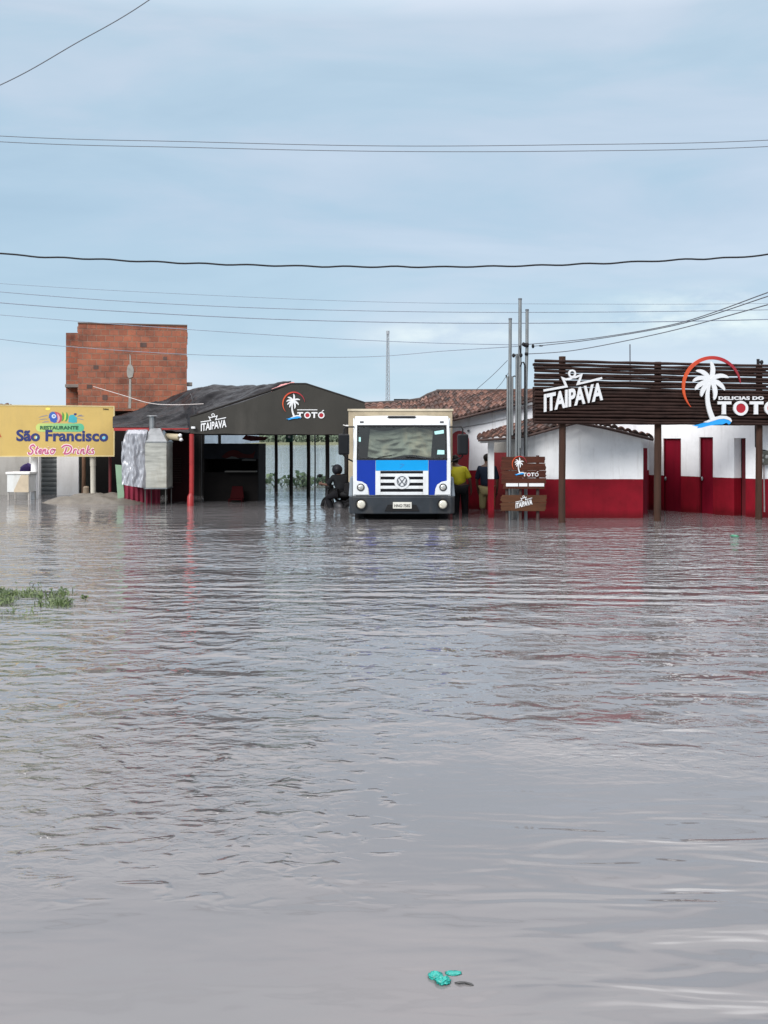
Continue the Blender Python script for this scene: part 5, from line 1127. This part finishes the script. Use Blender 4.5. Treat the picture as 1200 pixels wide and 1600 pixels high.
# ================================================================== PEOPLE (skin-modifier figures)
def skin_mesh(name, verts, edges, radii, m_, parent=None, sub=2, root=0, flatv=None):
    o = parent_world(parent) if parent is not None else Vector((0,0,0))
    me = bpy.data.meshes.new(name); me.from_pydata([tuple(Vector(v)-o) for v in verts], edges, []); me.materials.append(m_)
    ob = bpy.data.objects.new(name, me); COL.objects.link(ob)
    md = ob.modifiers.new('skin', 'SKIN'); md.use_smooth_shade = True
    for i, r in enumerate(radii):
        rx, ry = r if isinstance(r, tuple) else (r, r)
        me.skin_vertices[0].data[i].radius = (rx, ry); me.skin_vertices[0].data[i].use_root = (i == root)
    sb_ = ob.modifiers.new('subd', 'SUBSURF'); sb_.levels = sub; sb_.render_levels = sub
    dg = bpy.context.evaluated_depsgraph_get(); me2 = bpy.data.meshes.new_from_object(ob.evaluated_get(dg)); me2.name = name
    bpy.data.objects.remove(ob)
    me2.materials.clear(); me2.materials.append(m_)
    for p in me2.polygons: p.use_smooth = True
    ob = bpy.data.objects.new(name, me2); COL.objects.link(ob)
    if parent is not None: ob.parent = parent
    return ob
def hand_chain(V, E, R, wrist_i, elbow, wrist, curl):
    """palm plus four unequal fingers and a thumb from the side of the palm"""
    d = (wrist-elbow).normalized(); side = d.cross(Vector(curl)).normalized(); dn = Vector(curl).normalized()
    def addv(p, r, parent): V.append(p); R.append(r); E.append((parent, len(V)-1)); return len(V)-1
    pm = addv(wrist+d*.05, (.022,.034), wrist_i); pe = addv(wrist+d*.088, (.016,.034), pm)
    for k, (off, ln) in enumerate(((-.030,.068),(-.010,.078),(.010,.073),(.030,.056))):
        a = addv(wrist+d*.10+side*off, .009, pe); b = addv(wrist+d*(.10+ln*.5)+side*off*1.1+dn*ln*.18, .0085, a); addv(wrist+d*(.10+ln*.85)+side*off*1.1+dn*ln*.55, .007, b)
    a = addv(wrist+d*.035-side*.038, .012, pm); b = addv(wrist+d*.07-side*.055+dn*.012, .010, a); addv(wrist+d*.098-side*.056+dn*.03, .008, b)
def figure(base, yaw, J, skin, label, shirt, trou, hair, scale=1.0, sleeve=.55, trouser_len=1.0, cap=None, helmet=None):
    """J: joints in the figure's own frame (x right, y forward, z up from the soles)"""
    Rz = Matrix.Rotation(yaw, 3, 'Z'); base = Vector(base)
    W = {k: base+Rz @ (Vector(v)*scale) for k, v in J.items()}
    root = thing('person', base, label, 'person')
    fwd = Rz @ Vector((0,1,0)); rt = Rz @ Vector((1,0,0))
    V, E, R = [], [], []; idx = {}
    def add(k, p, r, par=None):
        V.append(p); R.append(r); idx[k] = len(V)-1
        if par is not None: E.append((idx[par], idx[k]))
    add('pelvis', W['pelvis'], (.14,.11)); add('waist', W['waist'], (.125,.095), 'pelvis'); add('chest', W['chest'], (.155,.11), 'waist'); add('neck0', W['neck'], (.055,.055), 'chest')
    add('jaw', W['head']-Vector((0,0,.075)), (.058,.066), 'neck0'); add('head', W['head'], (.073,.088), 'jaw'); add('crown', W['head']+Vector((0,0,.075)), (.055,.062), 'head')
    add('nose', W['head']+fwd*.10-Vector((0,0,.01)), .013, 'head')
    for s_, q in (('l', -1), ('r', 1)):
        add('ear'+s_, W['head']+rt*q*.078-Vector((0,0,.01)), .014, 'head')
        add('sh'+s_, W['sh'+s_], .055, 'chest'); add('el'+s_, W['el'+s_], .038, 'sh'+s_); add('wr'+s_, W['wr'+s_], .026, 'el'+s_)
        hand_chain(V, E, R, idx['wr'+s_], W['el'+s_], W['wr'+s_], tuple(fwd*.3+rt*-q*.8+Vector((0,0,-.2))))
        add('hip'+s_, W['hip'+s_], .085, 'pelvis'); add('kn'+s_, W['kn'+s_], .055, 'hip'+s_); add('an'+s_, W['an'+s_], .036, 'kn'+s_); add('to'+s_, W['an'+s_]+fwd*.17-Vector((0,0,.05)), (.035,.025), 'an'+s_)
    skin_mesh('body', V, E, R, skin, root)
    # shirt: torso and sleeves to part of the arm
    v = [W['pelvis']+Vector((0,0,.0)), W['waist'], W['chest'], W['neck']-Vector((0,0,.045))]; e = [(0,1),(1,2),(2,3)]; r = [(.175,.14),(.165,.13),(.185,.138),(.075,.07)]
    for s_ in 'lr':
        n0 = len(v); v += [W['sh'+s_], W['sh'+s_].lerp(W['el'+s_], sleeve), W['sh'+s_].lerp(W['el'+s_], sleeve+.12)]; e += [(2, n0), (n0, n0+1), (n0+1, n0+2)]; r += [.075, .066, .068]
    skin_mesh('shirt', v, e, r, shirt, root)
    v = [W['pelvis']-Vector((0,0,.01))]; e = []; r = [(.165,.13)]
    for s_ in 'lr':
        n0 = len(v); kk = W['kn'+s_]; end = kk.lerp(W['an'+s_], max(0, trouser_len)) if trouser_len > 0 else kk.lerp(W['hip'+s_], -trouser_len)
        v += [W['hip'+s_], W['hip'+s_].lerp(kk, .55), kk, end]; e += [(0, n0), (n0, n0+1), (n0+1, n0+2), (n0+2, n0+3)]; r += [.105, .098, .083, .072]
    skin_mesh('trousers', v, e, r, trou, root)
    if helmet is None:
        m = MB(); hc_ = W['head']+Vector((0,0,.03))-fwd*.018
        m.ell(hc_, (.088,.100,.092), 18, 12, rot=Rz, nz=.08, seed=3); m.build('hair', hair, root)
    else:
        m = MB(); m.ell(W['head']+Vector((0,0,.02))-fwd*.005, (.125,.145,.135), 22, 16, rot=Rz); h = m.build('helmet', helmet, root)
        m = MB(); m.ell(W['head']+Vector((0,0,.01))+fwd*.035, (.108,.125,.062), 18, 10, rot=Rz); m.build('visor', mat('visor_smoke', (.10,.10,.09), .3), h)
        m = MB(); c = W['head']+Vector((0,0,.105))+fwd*.11
        m.hexa([c+rt*-.1-fwd*.05, c+rt*.1-fwd*.05, c+rt*.08+fwd*.07+Vector((0,0,-.01)), c+rt*-.08+fwd*.07+Vector((0,0,-.01)), c+rt*-.1-fwd*.05+Vector((0,0,.02)), c+rt*.1-fwd*.05+Vector((0,0,.02)), c+rt*.08+fwd*.07+Vector((0,0,.003)), c+rt*-.08+fwd*.07+Vector((0,0,.003))]); m.build('peak', helmet, h, bevel=.006)
    return root
SK = mat('skin_brown', (.10,.05,.034), .55, var=.12, scale=10); HAIR = mat('hair_black', (.012,.010,.009), .6, bump=.004)
stand = dict(pelvis=(0,0,.95), waist=(0,0,1.10), chest=(0,0,1.33), neck=(0,.01,1.49), head=(0,.03,1.62),
    shl=(-.175,0,1.40), shr=(.175,0,1.40), ell=(-.24,.0,1.12), elr=(.24,.0,1.12), wrl=(-.22,.10,.88), wrr=(.22,.10,.88),
    hipl=(-.09,0,.90), hipr=(.09,0,.90), knl=(-.105,.03,.50), knr=(.105,.03,.50), anl=(-.11,0,.09), anr=(.11,0,.09))
# wading man in yellow at the cab's right side, back to the camera, leaning to the truck
J = dict(stand); J.update(chest=(-.06,.06,1.28), neck=(-.10,.10,1.43), head=(-.12,.13,1.56), waist=(-.02,.02,1.08), shl=(-.24,.06,1.35), shr=(.11,.05,1.35), elr=(.22,.0,1.10), wrr=(.25,.08,.90), ell=(-.33,.2,1.2), wrl=(-.38,.42,1.25))
b = P(719.5, 801, 24.4); figure((b.x, 24.4, -.30), 0, J, SK, 'man in bright yellow shirt and black trousers wading beside the truck', mat('yellow_shirt', (.46,.41,.008), .75, var=.15, scale=6, bump=.008, bscale=10), mat('black_trousers', (.012,.012,.014), .8), HAIR, .97, sleeve=.75)
# man in navy shirt and khaki shorts by the porch column, back turned
b = P(761, 801, 24.9); figure((b.x, 24.9, -.36), math.radians(-12), stand, SK, 'man in navy shirt and khaki shorts seen from behind at the porch column', mat('navy_shirt', (.012,.018,.035), .8, var=.2), mat('khaki_shorts', (.27,.23,.11), .8, var=.12), HAIR, .985, sleeve=.8, trouser_len=.12)

# ---- motorcycle with a helmeted rider behind the post, left of the truck
mo_b = P(528, 795, 26.6); MYAW = math.radians(30)        # nose to the left and a little away
Rm = Matrix.Rotation(MYAW, 3, 'Z'); mo0 = Vector((mo_b.x, 26.9, -.42))
def MM(x, y, z): return mo0+Rm @ Vector((x, y, z))         # x right, y forward
mt_ = thing('motorcycle', mo0, 'dark motorcycle half under water left of the truck', 'motorcycle')
axm = Rm @ Vector((1,0,0)); MBLK = mat('moto_black', (.012,.012,.013), .45); MMET = mat('moto_metal', (.05,.05,.055), .5, metal=.3)
for yy in (.62, -.60):
    m = MB(); m.ring(MM(0,yy,.30), axm, .25, .055, 28, 8); wh = m.build('wheel', M_RUBBER, mt_)
    m = MB(); m.ring(MM(0,yy,.30), axm, .195, .014, 24, 6)
    for k in range(6): a = k*PI/3; m.tube([MM(0,yy,.30), MM(0,yy+.19*math.cos(a),.30+.19*math.sin(a))], .010, 5)
    m.tube([MM(-.05,yy,.3), MM(.05,yy,.3)], .04, 10); m.build('rim', MMET, wh)
m = MB(); m.ell(MM(0,-.02,.42), (.14,.22,.17), 14, 10, rot=Rm); m.build('engine', MMET, mt_)
m = MB(); m.tube([MM(0,.40,.82), MM(0,.1,.60), MM(0,-.35,.58), MM(0,-.60,.30)], .032, 8); m.tube([MM(0,.38,.75), MM(0,.15,.28), MM(0,-.25,.26)], .028, 8); m.build('frame', MBLK, mt_)
m = MB(); m.ell(MM(0,.16,.78), (.13,.26,.12), 16, 10, rot=Rm); m.build('tank', MBLK, mt_)
m = MB(); m.ell(MM(0,-.32,.76), (.13,.40,.07), 16, 10, rot=Rm); m.build('seat', M_RUBBER, mt_)
for s_ in (-1, 1):
    m = MB().tube([MM(s_*.08,.40,.86), MM(s_*.08,.62,.30)], .022, 8); m.build('fork', MMET, mt_)
    m = MB().tube([MM(s_*.22,.33,.99), MM(s_*.30,.36,1.16)], .008, 6); m.ell(MM(s_*.33,.36,1.20), (.065,.02,.045), 12, 8, rot=Rm); m.build('mirror', MBLK, mt_)
m = MB().tube([MM(-.36,.24,.97), MM(-.18,.34,1.0), MM(0,.36,.95), MM(.18,.34,1.0), MM(.36,.24,.97)], .016, 8); m.build('handlebar', MBLK, mt_)
m = MB(); m.ell(MM(0,.47,.88), (.11,.09,.12), 14, 10, rot=Rm); m.build('headlamp', MBLK, mt_)
m = MB(); m.hexa([MM(-.2,-.62,.80), MM(.2,-.62,.80), MM(.2,-.92,.80), MM(-.2,-.92,.80), MM(-.17,-.62,1.05), MM(.17,-.62,1.05), MM(.17,-.9,1.05), MM(-.17,-.9,1.05)]); m.build('tail_box', MBLK, mt_, bevel=.03)
def arcpts(yc, r, a0, a1, n=10): return [MM(0, yc+r*math.cos(math.radians(a0+(a1-a0)*i/n)), .30+r*math.sin(math.radians(a0+(a1-a0)*i/n))) for i in range(n+1)]
for yc, a0, a1 in ((.62, 20, 150), (-.60, 40, 170)):
    m = MB().tube(arcpts(yc, .33, a0, a1), .035, 6); m.build('mudguard', MBLK, mt_)
rid = dict(pelvis=(0,-.22,.80), waist=(0,-.17,.93), chest=(0,-.05,1.10), neck=(0,.02,1.22), head=(0,.07,1.335),
    shl=(-.17,-.04,1.17), shr=(.17,-.04,1.17), ell=(-.27,.06,.98), elr=(.27,.06,.98), wrl=(-.33,.22,1.0), wrr=(.33,.22,1.0),
    hipl=(-.11,-.18,.78), hipr=(.11,-.18,.78), knl=(-.22,.17,.66), knr=(.22,.17,.66), anl=(-.17,-.02,.30), anr=(.17,-.02,.30))
figure(mo0, MYAW, rid, SK, 'rider in dark clothes and dark helmet hunched on the motorcycle', mat('rider_jacket', (.010,.011,.013), .85), mat('rider_trousers', (.010,.010,.012), .85), HAIR, 1.0, sleeve=.85, helmet=mat('helmet_black', (.012,.012,.016), .4))

# ================================================================== FLOATING PLANTS AND LITTER
def leafquad(m, c, d, w, up, bend=.0, tint=.5):
    d = Vector(d); s_ = d.cross(Vector(up)).normalized()*w; mid = c+d*.5+Vector((0,0,bend)); tip = c+d
    m.add([c-s_*.25, c+s_*.25, mid+s_, tip+s_*.15, tip-s_*.15, mid-s_], [(0,1,2,5), (5,2,3,4)], False, tint)
def leafmat(name, lo, mid, hi):
    m, nt, b = newmat(name); at = nt.nodes.new('ShaderNodeAttribute'); at.attribute_name = 'tint'
    r = ramp(nt, at.outputs['Fac'], [(0, lo), (.5, mid), (1, hi)]); nt.links.new(r.outputs[0], b.inputs['Base Color']); b.inputs['Roughness'].default_value = .55
    return m
rr = random.Random(31)
m = MB()                                 # water hyacinths drifting behind the hall
for i in range(85):
    px = rr.uniform(406, 512); dens = math.exp(-((px-475)/40)**2)
    if rr.random() > dens*.9+.12: continue
    Y = rr.uniform(38.5, 43); x = xof(px, Y)
    for k in range(rr.randint(2, 5)):
        a = rr.uniform(0, 2*PI); h = rr.uniform(.04, .30)*(0.6+.5*dens); dx = Vector((math.cos(a)*.12, math.sin(a)*.12, h)); c = Vector((x, Y, 0))
        m.tube([c, c+dx*.6, c+dx], [.012,.010,.006], 4, False)
        leafquad(m, c+dx, Vector((math.cos(a)*rr.uniform(.08,.14), math.sin(a)*.1, rr.uniform(-.03,.12))), rr.uniform(.05,.09), (0,-1,.5), .02, rr.random())
for (px, py) in ((466,738),(472,741),(420,744),(426,742)):
    Y = 2771/(py+3-HOR); c = P(px, py+3, Y); c.z = 0
    for k in range(5): a = rr.uniform(0, 2*PI); leafquad(m, c+Vector((rr.uniform(-.1,.1),0,.02)), Vector((math.cos(a)*.16, math.sin(a)*.1, rr.uniform(.05,.2))), .09, (0,-1,.5), .02, rr.random())
tag(m.build('floating_plants', leafmat('hyacinth_leaf', (.008,.025,.010), (.02,.055,.02), (.06,.11,.04)), origin=(-3.5,40,0)), 'green water plants drifting behind the open hall', kind='stuff')
m = MB(); rr = random.Random(8)           # grass tuft standing in the flood, left edge
for i in range(2600):
    px = rr.uniform(-30, 66) if i % 3 else rr.gauss(92, 11)
    if px > 116: continue
    Y = 11.15+rr.gauss(0, .42)*(1 if px < 66 else .55); x = xof(px, Y)
    if noise.noise(Vector((x*3.2, Y*2.2, 4))) < -.08+.25*abs(Y-11.15): continue
    h = .015+.075*rr.random()**2
    a = rr.uniform(0, 2*PI); lean_ = rr.uniform(.02, .12); c = Vector((x, Y, -.01)); t1 = c+Vector((math.cos(a)*lean_*.4, math.sin(a)*lean_*.4, h*.8)); t2 = c+Vector((math.cos(a)*lean_, math.sin(a)*lean_*.7, h*(.75+.5*rr.random())))
    w_ = rr.uniform(.0025, .005); tt = rr.random()
    m.add([c-Vector((w_,0,0)), c+Vector((w_,0,0)), t1+Vector((w_,0,0)), t1-Vector((w_,0,0)), t2], [(0,1,2,3), (3,2,4)], False, tt)
    if rr.random() < .3: leafquad(m, t1, Vector((math.cos(a+1)*.03, math.sin(a+1)*.025, .004)), .007, (0,-1,.4), .004, rr.random())
for (px, hh) in ((98,.14),(4,.13),(12,.10),(60,.07),(132,.05)):         # taller stems
    c = Vector((xof(px,11.2), 11.2, -.01)); m.tube([c, c+Vector((.02,0,hh*.6)), c+Vector((-.01,0,hh))], .004, 4, False)
    for k in range(9): a = rr.uniform(0, 2*PI); leafquad(m, c+Vector((0,0,hh*(.35+.65*k/9))), Vector((math.cos(a)*.055, math.sin(a)*.04, .015)), .012, (0,-1,.4), .006, rr.random())
tag(m.build('flooded_grass', leafmat('grass_leaf', (.03,.05,.015), (.06,.10,.025), (.13,.17,.06)), origin=(-3.4,10.5,0)), 'green grass tuft standing out of the flood at the left edge', kind='stuff')
# turquoise plastic bag floating close by
c = P(690, 1533, 2771/(1533-HOR)); c.z = 0
M_BAG = mat('turquoise_plastic', (.01,.30,.25), .25, var=.3, scale=30, bump=.004, bscale=60)
bg2 = thing('plastic_bag', c, 'crumpled turquoise plastic bag floating in the near water', 'bag')
def lump(m, ctr, rx, ry, rz, sd, crease=.35):
    vs = []; fs = []; nu, nv = 28, 16
    for j in range(nv+1):
        th = PI*j/nv
        for i in range(nu):
            ph = 2*PI*i/nu; d = Vector((math.sin(th)*math.cos(ph), math.sin(th)*math.sin(ph), math.cos(th)))
            k = 1-crease*abs(noise.noise(d*2.6+Vector((sd,0,0))))*1.4+.12*noise.noise(d*6+Vector((0,sd,0)))
            vs.append(Vector(ctr)+Vector((d.x*rx*k, d.y*ry*k, d.z*rz*k)))
    for j in range(nv):
        for i in range(nu): fs.append((j*nu+i, (j+1)*nu+i, (j+1)*nu+(i+1) % nu, j*nu+(i+1) % nu))
    m.add(vs, fs, True)
s1 = 3.29/F
m = MB(); lump(m, c+Vector((-9*s1, .026, .004)), 13*s1, .026, .011, 2.0, .6); lump(m, c+Vector((2*s1, -.006, .005)), 14*s1, .026, .013, 5.0, .6); m.build('crumpled_body', M_BAG, bg2)
m = MB(); lump(m, c+Vector((20*s1, .048, .001)), 15*s1, .018, .004, 9.0, .5); m.build('loose_flap', M_BAG, bg2)
cc = P(722, 1533, 3.27); cc.z = .002
tag(MB().tube([cc+Vector((-.022,.004,0)), cc+Vector((-.008,-.002,.003)), cc+Vector((.008,.001,.002)), cc+Vector((.026,-.006,0)), cc+Vector((.034,-.01,-.001))], [.0015,.004,.003,.004,.001], 6).build('wet_leaf', mat('wet_leaf_dark', (.035,.035,.035), .4)), 'thin dark leaf scrap floating right of the turquoise bag', 'leaf')
c = P(1147, 838, 2771/148); c.z = .005
m = MB(); lump(m, c, .085, .13, .022, 4.0, .6); tag(m.build('green_litter', mat('green_plastic', (.04,.26,.14), .35, var=.3, scale=12)), 'small green plastic scrap floating before the house at the right', 'litter')
